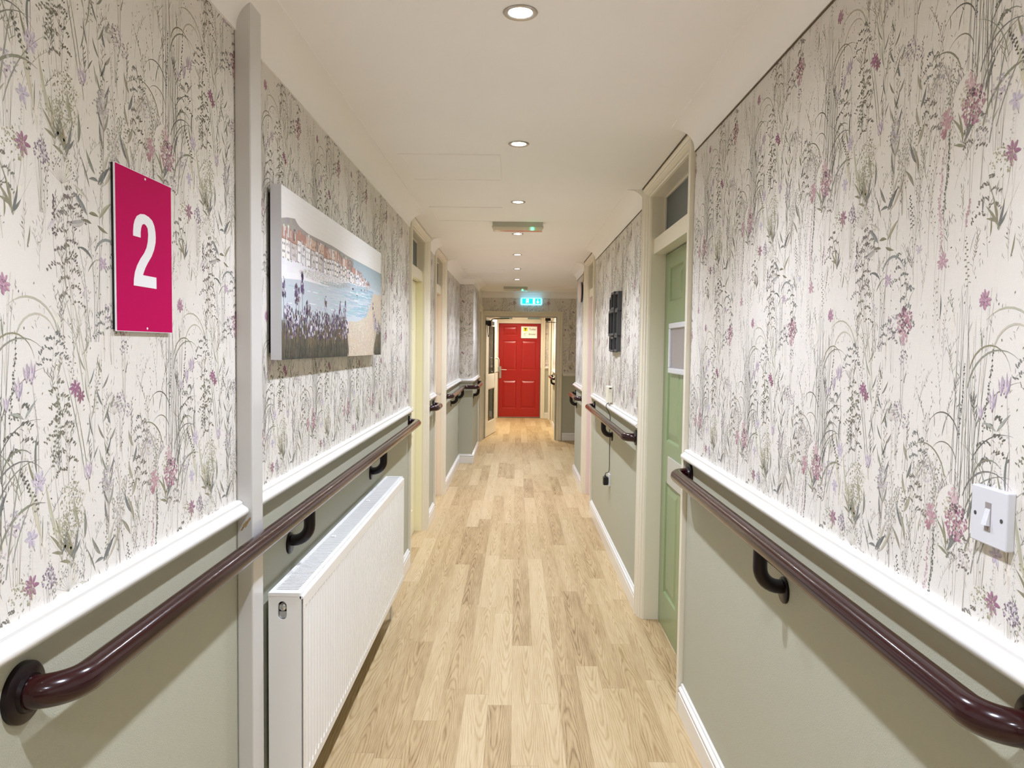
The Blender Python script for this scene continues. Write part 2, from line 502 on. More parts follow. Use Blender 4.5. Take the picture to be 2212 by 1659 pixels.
def spike(x, y, L, c=LIL, ang=90, dens=34, wd=0.007, stc=GG, dr=0.0022):
    p = stem(x, y, ang, L, rnd.uniform(-10, 10), 0.0010, stc)
    for i in range(dens):
        t = 0.5 + 0.5 * i / dens; px, py = at(p, t); wv = wd * (1.25 - t) * 1.3
        dot(px + rnd.uniform(-wv, wv), py + rnd.uniform(-.003, .003), dr * rnd.uniform(0.7, 1.2), c, 1.4)
def leafy(x, y, L, c=GG, n=8, ll=0.032, lw=0.009, bend=8, stc=STEM, edge=None):
    p = stem(x, y, 90, L, bend, 0.0014, stc)
    for i in range(n):
        t = 0.2 + 0.78 * i / n; px, py = at(p, t); sd = 1 if i % 2 else -1
        leaf(px, py, 90 - sd * rnd.uniform(30, 60), ll * (1.15 - 0.5 * t) * rnd.uniform(.8, 1.15), lw, c if i % 3 else (SLATE if c != SLATE else GG), sd * 30, edge)
def umbel(x, y, L, R=0.028, c=GG, nb=9, nd=5, bend=6, stc=STEM, dr=0.0019):
    p = stem(x, y, 90, L, bend, 0.0012, stc); ex, ey = p[-1]
    for i in range(nb):
        a = 25 + 130 * i / (nb - 1); l = R * rnd.uniform(0.7, 1.05)
        b = curve(ex, ey, a, l, 0, 2); ribbon(b, [0.0006] * 3, stc)
        for k in range(nd):
            dot(b[-1][0] + rnd.gauss(0, .0045), b[-1][1] + rnd.gauss(0, .0045), dr * rnd.uniform(.7, 1.2), c, 1.3)
def bush(x, y, L, c=OLIVE, sp=0.03, n=80):
    """lacy olive flower plate over splayed stems"""
    for i in range(6):
        a = 60 + 12 * i; stem(x, y, a, L * rnd.uniform(.7, 1), rnd.uniform(-12, 12), 0.0009, OLIVE, 4)
    for i in range(n):
        a = rnd.uniform(0, 2 * PI); r = math.sqrt(rnd.random())
        dot(x + math.cos(a) * sp * r, y + L + math.sin(a) * sp * 0.8 * r, 0.0018 * rnd.uniform(.7, 1.4), c if rnd.random() < .7 else POL, 1.3)
    for a, l in ((120, .05), (60, .045), (95, .055), (150, .03), (35, .03)):
        leaf(x + rnd.uniform(-.004, .004), y + rnd.uniform(0, .02), a, l, 0.009, OLIVE if a > 60 else SLATE, 20)
def daisy(x, y, r, c, n=8, ctr=(236, 220, 224), st=0.14, w_=0.5):
    r *= .70
    stem(x, y - st, 90, st, rnd.uniform(-6, 6), 0.0009, POL, 5)
    for i in range(n):
        a = 360 * i / n + rnd.uniform(-8, 8)
        L_ = r * rnd.uniform(.85, 1.12); p = curve(x, y, a, L_, rnd.uniform(-14, 14), 4); k_ = r * w_ * 1.25
        ribbon(p, [k_ * .25, k_ * .75, k_, k_ * .9, k_ * .35], tuple(v * .88 + 28 for v in c) if i % 2 else c, 6, tuple(v * 0.92 for v in c))
    for i in range(6): dot(x + rnd.uniform(-.003, .003), y + rnd.uniform(-.003, .003), 0.0013, ctr if i % 2 else tuple(v * .6 for v in c), 1.2)
def clump(x, y, R, n, cs=(MAG, PNK, PLUM, (176, 112, 140), (190, 130, 150))):
    for i in range(int(n * 1.7)):
        a = rnd.uniform(0, 2 * PI); r = rnd.random() ** .65 * R
        dot(x + math.cos(a) * r, y + math.sin(a) * r * 1.05, 0.0031 * rnd.uniform(.6, 1.25), rnd.choice(cs), 1.25)
def tulip(x, y, s, c=LIL):
    s *= .85
    for a, l in ((90, 1), (72, .9), (108, .9), (90, .75)):
        leaf(x, y, a, 0.034 * s * l, 0.012 * s, c if a != 90 else (202, 192, 212), 0, (160, 140, 180), 5)
    dot(x, y, .003 * s, PUR, 1.5, 90); dot(x - .004 * s, y + .004, .002 * s, PUR, 1.6, 60)

def sprig(x, y, L, c=GG, n=12, ll=.010, lw=.0026, bend=None, a0=None, stc=STEM, fork=0):
    a = rnd.uniform(72, 108) if a0 is None else a0
    b = rnd.uniform(-45, 45) if bend is None else bend
    p = curve(x, y, a, L, b, 6); ribbon(p, [.0009] * 7, stc)
    for i in range(n):
        t = .25 + .75 * i / n; px, py = at(p, t); sd = 1 if i % 2 else -1
        leaf(px, py, 90 - sd * rnd.uniform(15, 60), ll * rnd.uniform(.6, 1.3) * (1.2 - .5 * t), lw * rnd.uniform(.7, 1.2), c, sd * rnd.uniform(0, 40), None, 3)
    for k in range(fork):
        px, py = at(p, rnd.uniform(.3, .7)); sprig(px, py, L * rnd.uniform(.35, .55), c, max(5, n // 2), ll, lw, None, 90 + rnd.choice((-1, 1)) * rnd.uniform(15, 35), stc)
# positions are those seen on the left-hand wall: x = distance along the wall, y = height
def build_print():
    # pale washes furthest back
    for i in range(16):
        x, y = rnd.uniform(1.02, 1.57), rnd.uniform(1.0, 1.7)
        blade(x, y, 90 + rnd.uniform(-8, 8), rnd.uniform(.12, .3), 0.0022, FAINT if i % 2 else (222, 216, 206), rnd.uniform(-25, 25))
    for i in range(10):
        leaf(rnd.uniform(1.02, 1.57), rnd.uniform(1.0, 1.7), rnd.uniform(50, 130), rnd.uniform(.04, .08), 0.011, (216, 212, 202), rnd.uniform(-30, 30))
    # thin verticals everywhere
    for i in range(14):
        x, y = rnd.uniform(1.02, 1.57), rnd.uniform(1.0, 1.66)
        stem(x, y, 90 + rnd.uniform(-12, 12), rnd.uniform(.06, .18), rnd.uniform(-12, 12), rnd.uniform(.0007, .0013), rnd.choice((STEM, GG, POL, PSL)))
    for i in range(66):
        sprig(rnd.uniform(1.02, 1.57), rnd.uniform(1.0, 1.66), rnd.uniform(.05, .12), rnd.choice((GG, SLATE, OLIVE, DARK, (112, 108, 98), (134, 122, 126), PSL, STEM)), rnd.randint(8, 14), rnd.uniform(.006, .013), rnd.uniform(.0018, .0034), fork=rnd.choice((0, 1, 1, 2)))
    for i in range(240):
        x, y = rnd.uniform(1.02, 1.57), rnd.uniform(1.1, 1.755)
        for k in range(rnd.randint(1, 3)):
            leaf(x + rnd.gauss(0, .005), y + rnd.gauss(0, .007), rnd.uniform(45, 135), rnd.uniform(.004, .010), rnd.uniform(.0012, .0022), rnd.choice((DARK, (104, 100, 92), SLATE, OLIVE, (128, 116, 120), STEM)), rnd.uniform(-40, 40), None, 2)
    for i in range(11):
        wiry(rnd.uniform(1.02, 1.57), rnd.uniform(1.0, 1.66), rnd.uniform(.09, .17), rnd.choice((STEM, PSL, POL)), rnd.choice((STEM, OLIVE, (160, 150, 156), GG)), rnd.uniform(-10, 10), 14, .014)
    for i in range(10):
        seedhead(rnd.uniform(1.02, 1.57), rnd.uniform(1.0, 1.66), rnd.uniform(.10, .20), rnd.choice((GG, (150, 146, 140), STEM, OLIVE, DARK)), 90 + rnd.uniform(-8, 8), rnd.uniform(-18, 18), .010, 16, .0014)
    for i in range(7):
        spike(rnd.uniform(1.02, 1.57), rnd.uniform(1.0, 1.66), rnd.uniform(.10, .18), rnd.choice((PSL, (192, 184, 190), (176, 170, 176), POL)), 90, 20, .005, PSL, .0016)
    for i in range(34):
        x, y = rnd.uniform(1.02, 1.57), rnd.uniform(1.0, 1.66)
        leaf(x, y, rnd.uniform(50, 130), rnd.uniform(.02, .042), rnd.uniform(.004, .007), rnd.choice((GG, OLIVE, SLATE, (160, 160, 142), PSL)), rnd.uniform(-40, 40))
    for i in range(9):
        panicle(rnd.uniform(1.02, 1.57), rnd.uniform(1.0, 1.66), rnd.uniform(.10, .19), rnd.choice((DARK, (112, 106, 98), SLATE, (96, 90, 96))), rnd.choice((-1, 1)), 6)
    for i in range(120):
        dot(rnd.uniform(1.02, 1.57), rnd.uniform(1.0, 1.66), .0017, rnd.choice((OLIVE, DARK, STEM)), 1.9)
    # the big wiry sprays
    for x, y, L in ((1.40, 1.70, .24), (1.43, 1.66, .25), (1.475, 1.78, .20), (1.355, 1.74, .20), (1.385, 1.62, .2), (1.44, 1.20, .2)):
        wiry(x, y, L, (146, 136, 120), (132, 126, 104), rnd.uniform(-12, 10), 26, .026)
    # tall grass clump with arching blades
    for i in range(15):
        blade(1.545 + rnd.uniform(-.026, .05), 1.90 + rnd.uniform(-.04, .05), 90 + rnd.uniform(-4, 4), rnd.uniform(.26, .36), rnd.uniform(.0016, .0032), rnd.choice((OLIVE, DARK, SLATE, GG, (120, 116, 96))), rnd.uniform(-8, 8))
    for x, y, a, L, wd, c, b in ((1.556, 2.10, 84, .15, .008, GG, -115), (1.56, 2.13, 82, .13, .007, OLIVE, -150), (1.505, 1.95, 100, .13, .007, OLIVE, 110),
                                 (1.555, 1.93, 78, .14, .007, SLATE, -115), (1.56, 1.90, 80, .14, .0065, (118, 122, 108), -80), (1.62, 1.93, 100, .12, .005, GG, 60), (1.535, 2.03, 110, .10, .006, DARK, 120),
                                 (1.535, 1.98, 100, .09, .005, (120, 118, 96), 130), (1.58, 2.04, 70, .13, .005, (130, 128, 106), -60), (1.575, 1.99, 65, .11, .0045, DARK, -70)):
        blade(x, y, a, L, wd, c, b, 10)
    for sx, y0 in ((1.604, 2.02), (1.538, 2.0)):
        spike(sx, y0 - .1, .24, DARK, 91, 44, .0035, DARK, .0018)
    # broad leaf plant
    for dx, a, L, b in ((0, 92, .26, 4), (-.012, 96, .17, 6), (.01, 88, .2, -4), (.004, 90, .30, -6)):
        stem(1.268 + dx, 1.50, a, L, b, .0022, SLATE)
    for x, y, a, L, wd, c, b in ((1.243, 1.700, 205, .052, .020, PSL, -25), (1.250, 1.712, 130, .050, .016, (132, 140, 142), 20), (1.256, 1.735, 150, .050, .014, (206, 204, 196), 10),
                                 (1.255, 1.716, 15, .030, .011, OLIVE, -30), (1.262, 1.700, 165, .030, .009, (126, 122, 96), 20), (1.280, 1.700, -25, .034, .010, OLIVE, 15),
                                 (1.286, 1.712, 55, .052, .015, (172, 168, 138), -25), (1.290, 1.770, 62, .050, .012, SLATE, -20), (1.285, 1.775, 160, .030, .010, (126, 134, 134), 40),
                                 (1.262, 1.640, 125, .046, .009, SLATE, 60), (1.30, 1.79, 75, .05, .013, (196, 192, 176), -20), (1.258, 1.76, 110, .055, .006, (128, 130, 118), 15)):
        leaf(x, y, a, L, wd, c, b, tuple(v * .88 for v in c), 6)
    p = curve(1.272, 1.655, 70, .095, -125, 9); ribbon(p, [.004, .007, .0085, .009, .0085, .008, .007, .006, .0045, .001], (128, 138, 144), 4)
    # dark plum seed grass
    panicle(1.180, 1.50, .26, (112, 98, 104), 1, 9); spike(1.165, 1.60, .13, (104, 84, 92), 92, 40, .006, PLUM)
    panicle(1.205, 1.46, .22, (116, 106, 92), -1, 8)
    blade(1.250, 1.42, 100, .24, .008, (190, 188, 166), 16); blade(1.232, 1.42, 99, .2, .006, (176, 180, 160), 18)
    p = curve(1.065, 1.50, 88, .13, -150, 10); ribbon(p, [.005, .0055, .006, .006, .006, .006, .005, .004, .003, .002, .001], (186, 184, 166), 4)
    p = curve(1.17, 1.50, 92, .16, 120, 10); ribbon(p, [.003] + [.0055] * 7 + [.004, .002, .001], (176, 178, 158), 4)
    # dark drooping seed heads
    panicle(1.185, 1.84, .24, (104, 100, 84), 1, 8); panicle(1.175, 1.26, .20, (116, 118, 96), 1, 8); seedhead(1.160, 1.22, .2, (120, 122, 100), 92, -4, .016, 30)
    panicle(1.62, 1.92, .16, DARK, 1, 6); seedhead(1.118, 1.84, .14, DARK, 100, 14, .01, 22)
    # stalk left of the wiry sprays with curling leaves
    leafy(1.30, 1.80, .34, (128, 132, 116), 9, .042, .008, 4, (120, 118, 104)); leafy(1.262, 1.95, .22, (150, 152, 130), 6, .05, .006, 14, (140, 138, 118))
    blade(1.232, 1.93, 100, .2, .005, GG, 12); blade(1.245, 1.90, 97, .22, .004, OLIVE, 14)
    leafy(1.30, 1.12, .30, (140, 144, 128), 8, .04, .010, -4); leafy(1.378, 1.14, .2, (156, 154, 126), 5, .045, .013, -6)
    for x, y, a, L, c in ((1.283, 1.115, 60, .05, SLATE), (1.30, 1.115, 40, .07, (190, 186, 166)), (1.275, 1.13, 140, .045, GG), (1.375, 1.14, 118, .05, (150, 150, 124)), (1.39, 1.16, 100, .06, (160, 158, 132)),
                          (1.215, 1.19, 120, .06, (164, 164, 140)), (1.228, 1.17, 75, .05, GG), (1.02, 1.24, 80, .05, SLATE)):
        leaf(x, y, a, L, .013, c, rnd.choice((-25, 25)), tuple(v * .9 for v in c), 6)
    # pale olive pair of leaves with lilac star above
    leaf(1.156, 1.84, 112, .10, .013, (190, 188, 164), -10, (180, 180, 150), 7); leaf(1.158, 1.83, 78, .05, .010, (174, 172, 144), 20); stem(1.160, 1.76, 92, .1, -2, .0011, POL)
    leaf(1.115, 1.20, 112, .09, .013, (196, 194, 170), -12, None, 7)
    # olive lace bushes
    bush(1.196, 1.80, .10, (150, 150, 108), .034, 110); bush(1.165, 1.805, .055, (160, 160, 120), .022, 60)
    bush(1.190, 1.13, .075, (152, 152, 112), .036, 110); bush(1.066, 1.68, .10, (156, 154, 116), .030, 90); bush(1.52, 1.17, .08, (158, 156, 122), .02, 50)
    umbel(1.192, 1.62, .13, .045, (150, 148, 140), 11, 4); umbel(1.335, 1.25, .12, .03, (158, 156, 150), 9, 4)
    # lilac and mauve clusters
    for x, y, R, n, cs in ((1.346, 2.045, .020, 46, (LIL, PUR, (166, 154, 168))), (1.376, 2.03, .014, 26, (LIL, PUR, PSL)), (1.130, 1.785, .017, 34, (PUR, LIL, (120, 96, 130))), (1.300, 1.905, .022, 46, ((172, 160, 176), LIL, (150, 146, 150))),
                           (1.455, 1.955, .022, 50, ((182, 176, 184), LIL, PSL)), (1.134, 1.130, .018, 38, (PUR, (120, 92, 130), LIL)), (1.06, 1.89, .020, 40, (LIL, PSL, (150, 150, 176))), (1.05, 1.235, .016, 30, (LIL, (176, 160, 184))),
                           (1.32, 1.55, .024, 50, ((170, 150, 168), LIL, (188, 160, 176))), (1.36, 1.49, .015, 30, ((150, 140, 160), LIL, SLATE)), (1.335, 1.84, .022, 46, ((188, 186, 182), PSL, STEM)), (1.57, 1.84, .022, 40, ((196, 176, 196), LIL, PSL)),
                           (1.30, 1.26, .022, 50, ((180, 170, 186), LIL, PSL)), (1.335, 1.21, .018, 36, (PSL, STEM)), (1.245, 1.58, .012, 20, (LIL, PSL))):
        for k in range(4): stem(x + rnd.uniform(-.006, .006), y - .09, 90 + rnd.uniform(-6, 6), .08, 0, .0008, STEM, 3)
        for k in range(n):
            a = rnd.uniform(0, 2 * PI); r = math.sqrt(rnd.random()) * R
            dot(x + math.cos(a) * r, y + math.sin(a) * r, .0024 * rnd.uniform(.6, 1.2), rnd.choice(cs), 1.3)
    spike(1.452, 1.60, .24, (196, 150, 176), 90, 50, .006, PNK); spike(1.475, 1.52, .24, (200, 156, 180), 90, 46, .005, PNK); spike(1.482, 1.60, .26, (104, 112, 96), 90, 60, .005, SLATE)
    spike(1.53, 1.66, .08, (190, 140, 160), 88, 30, .004)
    # pink flower clumps
    clump(1.540, 1.885, .030, 95); clump(1.532, 1.925, .014, 30, (PNK, (206, 164, 182))); clump(1.470, 1.882, .017, 42, (PNK, (186, 120, 144), (196, 140, 160))); clump(1.536, 1.905, .008, 12, (PLUM,)); clump(1.462, 1.862, .008, 14, ((180, 110, 132),))
    clump(1.362, 1.555, .026, 80); clump(1.360, 1.525, .012, 22, (PNK,)); clump(1.358, 1.575, .007, 12, (PLUM,))
    for x in (1.54, 1.47, 1.362): stem(x, 1.72 if x > 1.4 else 1.38, 90, .16, 0, .0012, STEM)
    # daisies and stars
    daisy(1.088, 1.788, .025, (166, 92, 142)); daisy(1.209, 1.424, .022, (164, 82, 136)); daisy(1.589, 1.578, .018, (172, 108, 150), 8); daisy(1.223, 2.066, .018, (152, 80, 116), 8)
    daisy(1.042, 1.581, .022, (190, 124, 168)); daisy(1.474, 1.651, .022, (196, 142, 170), 8); daisy(1.295, 1.636, .020, (186, 156, 196), 7)
    daisy(1.113, 1.943, .025, (190, 180, 216), 6, (120, 110, 150), .12, .62); daisy(1.092, 1.860, .022, (188, 178, 216), 6, (110, 104, 140), .12, .62)
    daisy(1.111, 1.284, .022, (192, 182, 218), 6, (160, 130, 170), .1, .62); daisy(1.40, 1.68, .014, (196, 188, 216), 6, (120, 120, 150), .1, .6)
    # tulip buds
    tulip(1.070, 1.415, 1.15); tulip(1.043, 1.400, .8); tulip(1.099, 1.438, 1.2, (196, 176, 200)); tulip(1.088, 1.440, .9, (188, 164, 192)); tulip(1.236, 1.925, 1, (206, 196, 208)); tulip(1.245, 1.27, 1, (206, 198, 214))
    stem(1.078, 1.28, 91, .13, 2, .0016, (148, 132, 140)); stem(1.112, 1.30, 90, .14, 6, .0018, (150, 128, 148)); leaf(1.080, 1.385, 140, .035, .009, (150, 160, 150), 40); leaf(1.082, 1.385, 50, .04, .009, (146, 156, 150), -10)
    leaf(1.107, 1.30, 105, .06, .008, SLATE, -30); leaf(1.105, 1.28, 118, .05, .007, OLIVE, -10)
    p = curve(1.018, 1.19, 82, .14, -95, 10); ribbon(p, [.007] * 8 + [.004, .002, .001], (132, 134, 112), 4)
    p = curve(1.030, 1.30, 100, .09, -130, 8); ribbon(p, [.005] * 6 + [.003, .002, .001], (120, 122, 104), 4)
    blade(1.035, 1.16, 80, .2, .008, (142, 146, 134), -6); blade(1.028, 1.20, 92, .2, .005, (134, 128, 106), 4); blade(1.05, 1.18, 75, .17, .005, GG, -40)
    # stray pale blue bell at the left of the buds
    leaf(1.165, 1.69, 215, .030, .016, (206, 202, 212), 10, (190, 184, 200), 5)
build_print()
QA = np.array(Q, dtype=np.float64)
QK = np.array([lin(c) for c in QC], dtype=np.float64)

def wall_print(segs):
    """segs: list of (axis, plane, room side, s0, s1, z0, z1, map) -> vertex and colour arrays of the inked shapes, clipped to each stretch"""
    V, C = [], []
    n = len(QA)
    ix = np.arange(n)
    lay = 0.00002 + ((ix * 4 // n) * 37 + (ix * 7) % 37) * 2.6e-6     # overlapping strokes never share a plane
    for ax, pl, sd, s0, s1, z0, z1, (k, off) in segs:
        us = sorted(((s0 - off) * k, (s1 - off) * k))
        for i in range(int(math.floor((us[0] - 1.75) / PW)) - 0, int(math.ceil((us[1] - 0.95) / PW)) + 1):
            for j in range(int(math.floor((z0 - 2.3) / PH)), int(math.ceil((z1 - 1.0) / PH)) + 1):
                q = QA + np.array([i * PW, j * PH])
                s = q[:, :, 0] / k + off if k > 0 else off - q[:, :, 0]
                z = q[:, :, 1]
                ok = (s.min(1) >= s0) & (s.max(1) <= s1) & (z.min(1) >= z0) & (z.max(1) <= z1)
                if not ok.any(): continue
                e = (pl + sd * lay[ok])[:, None] * np.ones((1, 4))
                if ax == 'X': V.append(np.stack([e, s[ok], z[ok]], -1))
                else: V.append(np.stack([s[ok], e, z[ok]], -1))
                C.append(QK[ok])
    return np.concatenate(V), np.concatenate(C)

def ink_mesh(name, base, prints, mats, ink_slot=0, bg=(221, 216, 208)):
    """base: MB with slots; prints: (N,4,3),(N,3)"""
    bv = np.array(base.v); nb = len(bv)
    PV, PC = prints
    n = len(PV)
    me = bpy.data.meshes.new(name)
    verts = np.concatenate([bv, PV.reshape(-1, 3)])
    nl = sum(len(f) for f in base.f)
    me.vertices.add(len(verts)); me.vertices.foreach_set('co', verts.ravel())
    me.loops.add(nl + 4 * n)
    me.loops.foreach_set('vertex_index', np.concatenate([np.array([i for f in base.f for i in f]), nb + np.arange(4 * n)]).astype(np.int32))
    me.polygons.add(len(base.f) + n)
    ln = [len(f) for f in base.f]
    st = np.concatenate([np.cumsum([0] + ln[:-1]), nl + 4 * np.arange(n)]).astype(np.int32)
    me.polygons.foreach_set('loop_start', st)
    me.polygons.foreach_set('material_index', np.concatenate([np.array(base.m), np.full(n, ink_slot)]).astype(np.int32))
    for k in mats: me.materials.append(M[k])
    me.update(calc_edges=True)
    at_ = me.color_attributes.new('Ink', 'FLOAT_COLOR', 'CORNER')
    col = np.ones((nl + 4 * n, 4)); col[:nl, :3] = lin(bg)
    col[nl:, :3] = np.repeat(PC, 4, axis=0)
    at_.data.foreach_set('color', col.ravel())
    me.validate()
    me.polygons.foreach_set('use_smooth', [False] * len(me.polygons))
    o = bpy.data.objects.new(name, me)
    COL.objects.link(o)
    ORG[o.name] = (0, 0, 0)
    return o

# ------------------------------------------------------------------ walls
TH = 0.10
def wall_box(mb, ax, pl, sd, s0, s1):
    """sage below the dado, paper above; sd = side of the room"""
    a, b = (pl - sd * TH, pl)
    lo, hi = min(a, b), max(a, b)
    for z0, z1, mi in ((0, DZ, 1), (DZ, CZ, 0)):
        if ax == 'X': mb.box(lo, hi, s0, s1, z0, z1, mi)
        else: mb.box(s0, s1, lo, hi, z0, z1, mi)
YB = -3.2
LSEG = [(YB, 4.98), (6.04, 6.50), (7.49, 9.47)]
RSEG = [(YB, 3.00), (4.15, 6.70), (7.66, 8.75)]
wl = MB()
for a, b in LSEG: wall_box(wl, 'X', XL, 1, a, b)
wl.box(XL - TH, XP, 9.47, 9.57, 0, DZ, 1); wl.box(XL - TH, XP, 9.47, 9.57, DZ, CZ, 0)
wall_box(wl, 'X', XP, 1, 9.57, 10.78)
wall_box(wl, 'X', XP, 1, 11.80, YE + 0.0)
XQ = -.76
wall_box(wl, 'X', XQ, 1, YE + 0.12, YF)
MAPL = (1, 0.0)
segs = [('X', XL, 1, max(a, -0.6), b, DZ + .02, 2.295, MAPL) for a, b in LSEG]
segs += [('Y', 9.47, -1, XL, XP, DZ + .02, 2.295, (1, 0.3)), ('X', XP, 1, 9.47, 10.78, DZ + .02, 2.295, MAPL), ('X', XQ, 1, YE + .2, YF, DZ + .02, 2.295, MAPL)]
o = ink_mesh('wall_left', wl, wall_print(segs), ['wallpaper', 'sage']); o['kind'] = 'structure'

wr = MB()
for a, b in RSEG[:2]: wall_box(wr, 'X', XR, -1, a, b)
wr.box(XR, XR + TH, 7.66, 8.75, 0, DZ, 1); wr.box(XR, XR + TH, 7.66, 8.75, DZ, CZ, 0)
wr.box(XR + TH, 1.4, 8.65, 8.75, 0, DZ, 1); wr.box(XR + TH, 1.4, 8.65, 8.75, DZ, CZ, 0)
wall_box(wr, 'X', 1.30, -1, 8.75, YE)
XB = 0.70
wall_box(wr, 'X', XB, -1, YE + .12, 14.05)
wall_box(wr, 'X', XB, -1, 15.45, YF)
MAPR = (-1, 2.716)
segs = [('X', XR, -1, max(a, -0.6), b, DZ + .02, 2.295, MAPR) for a, b in RSEG]
segs += [('X', 1.30, -1, 8.75, YE, DZ + .02, 2.295, MAPR), ('X', XB, -1, YE + .2, 14.05, DZ + .02, 2.295, MAPR), ('X', XB, -1, 15.45, YF, DZ + .02, 2.295, MAPR)]
o = ink_mesh('wall_right', wr, wall_print(segs), ['wallpaper', 'sage']); o['kind'] = 'structure'

we = MB()   # end wall around the doorway
OX0, OX1, OZ = -0.505, 0.650, 1.993
for x0, x1, z0, z1, mi in ((OX1, 1.40, 0, DZ, 1), (OX1, 1.40, DZ, CZ, 0), (XQ - TH, OX0, 0, DZ, 1), (XQ - TH, OX0, DZ, CZ, 0), (OX0, OX1, OZ, CZ, 0)):
    we.box(x0, x1, YE, YE + 0.12, z0, z1, mi)
segs = [('Y', YE, -1, .757, 1.30, DZ + .02, 2.295, (1, .25)), ('Y', YE, -1, XP, .757, 2.07, 2.295, (1, .25))]
o = ink_mesh('wall_end', we, wall_print(segs), ['wallpaper', 'sage']); o['kind'] = 'structure'

wf = MB()   # wall with the red door
DX0, DX1, DTOP = -0.375, 0.520, 2.30
for x0, x1, z0, z1, mi in ((DX1, XB + TH, 0, DZ, 1), (DX1, XB + TH, DZ, CZ, 0), (XQ - TH, DX0, 0, DZ, 1), (XQ - TH, DX0, DZ, CZ, 0), (DX0, DX1, DTOP, CZ, 0)):
    wf.box(x0, x1, YF, YF + 0.12, z0, z1, mi)
segs = [('Y', YF, -1, .60, XB, DZ + .02, 2.295, (1, .1)), ('Y', YF, -1, XQ, -.46, DZ + .02, 2.295, (1, .1))]
o = ink_mesh('wall_far', wf, wall_print(segs), ['wallpaper', 'sage']); o['kind'] = 'structure'

wb = MB()
wb.box(XL - TH, XR + TH, YB - TH, YB, 0, DZ, 1); wb.box(XL - TH, XR + TH, YB - TH, YB, DZ, CZ, 0)
wb.build('wall_back', ['cove', 'sage'], kind='structure')

fl = MB().box(-1.2, 1.5, YB - .1, 16.0, -0.06, 0.0)
fl.build('floor', 'floor', kind='structure')

# ceiling with real holes for the recessed lamps
LY = [-1.84, -0.57, 0.71, 1.995, 3.255, 4.54, 5.805, 7.10, 8.37, 9.68]
HR = 0.034
ce = MB()
ys = [YB - .1]
for y in LY: ys += [y - HR - .012, y + HR + .012]
ys.append(16.0)
hx = HR + .012
for i in range(len(ys) - 1):
    if i % 2 == 0: ce.box(-1.2, 1.5, ys[i], ys[i + 1], CZ, CZ + .05)
    else:
        ce.box(-1.2, -hx, ys[i], ys[i + 1], CZ, CZ + .05); ce.box(hx, 1.5, ys[i], ys[i + 1], CZ, CZ + .05)
        c = (ys[i] + ys[i + 1]) / 2; n = 32
        ring = [(HR * math.cos(2 * PI * k / n), c + HR * math.sin(2 * PI * k / n)) for k in range(n)]
        sq = []
        for x, y in ring:
            m = hx / max(abs(x), abs(y - c)); sq.append((x * m, c + (y - c) * m))
        for z in (CZ,):
            ce.add([(x, y, z) for x, y in ring] + [(x, y, z) for x, y in sq], [(k, (k + 1) % n, n + (k + 1) % n, n + k) for k in range(n)])
        ce.add([(x, y, CZ + .05) for x, y in sq], [tuple(range(n))])
ce.build('ceiling', 'ceiling', kind='structure')

# ------------------------------------------------------------------ skirting, dado, coving
PL = [[(XL, 4.98), (XL, YB)], [(XL, 6.50), (XL, 6.04)], [(XP, 10.78), (XP, 9.47), (XL, 9.47), (XL, 7.49)]]
PR = [[(XR, YB), (XR, 3.00)], [(XR, 4.15), (XR, 6.70)], [(XR, 7.66), (XR, 8.75), (1.3, 8.75), (1.3, YE), (.757, YE)]]
PB = [[(-.46, YF), (XQ, YF), (XQ, YE + .2)]]
PBR = [[(XB, YE + .2), (XB, 13.95)]]
for nm, paths in (('left', PL + PB), ('right', PR + PBR)):
    b = MB(); d = MB()
    for p in paths: mould(b, p, SKIRT); mould(d, p, DADO)
    if nm == 'right':
        mould(b, [(XB, YF), (.615, YF)], SKIRT); mould(d, [(XB, YF), (.615, YF)], DADO)
    b.build('baseboard_' + nm, 'white', smooth=True, kind='structure')
    d.build('trim_1' if nm == 'left' else 'trim_2', 'white', smooth=True, kind='structure')
c = MB()
for p in [[(XL, 4.98), (XL, YB)], [(XL, 6.50), (XL, 6.04)], [(XP, 10.78), (XP, 9.47), (XL, 9.47), (XL, 7.49)], [(XR, YB), (XR, 3.00)], [(XR, 4.15), (XR, 6.70)],
          [(XR, 7.66), (XR, 8.75), (1.3, 8.75), (1.3, YE), (XP, YE), (XP, 11.80)]]:
    mould(c, p, COVE)
c.build('trim_3', 'cove', smooth=True, kind='structure')
# grey strip painted for the shadow gap along the top of the right wallpaper
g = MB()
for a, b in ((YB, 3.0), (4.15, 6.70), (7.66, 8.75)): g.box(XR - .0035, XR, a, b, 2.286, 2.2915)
g.build('trim_4', 'gap_dark', kind='structure')

# boxed post on the left wall
p = MB().box(XL, -0.680, 1.905, 1.985, 0, CZ)
post = p.build('trim_5', 'post', bevel=0.004, kind='structure')
ch = MB()
for x0, y0, z0, s in ((-.700, 1.9043, 1.030, 1.0), (-.690, 1.9043, 1.043, .6), (-.708, 1.9043, 1.018, .5)):
    ch.prism([(x0 - .008 * s, y0, z0 - .010 * s), (x0 + .003 * s, y0, z0 - .006 * s), (x0 + .010 * s, y0, z0 + .008 * s), (x0 + .004 * s, y0, z0 + .010 * s), (x0 - .005 * s, y0, z0)], (0, .002, 0))
ch.build('paint_chip', 'chip', parent=post)

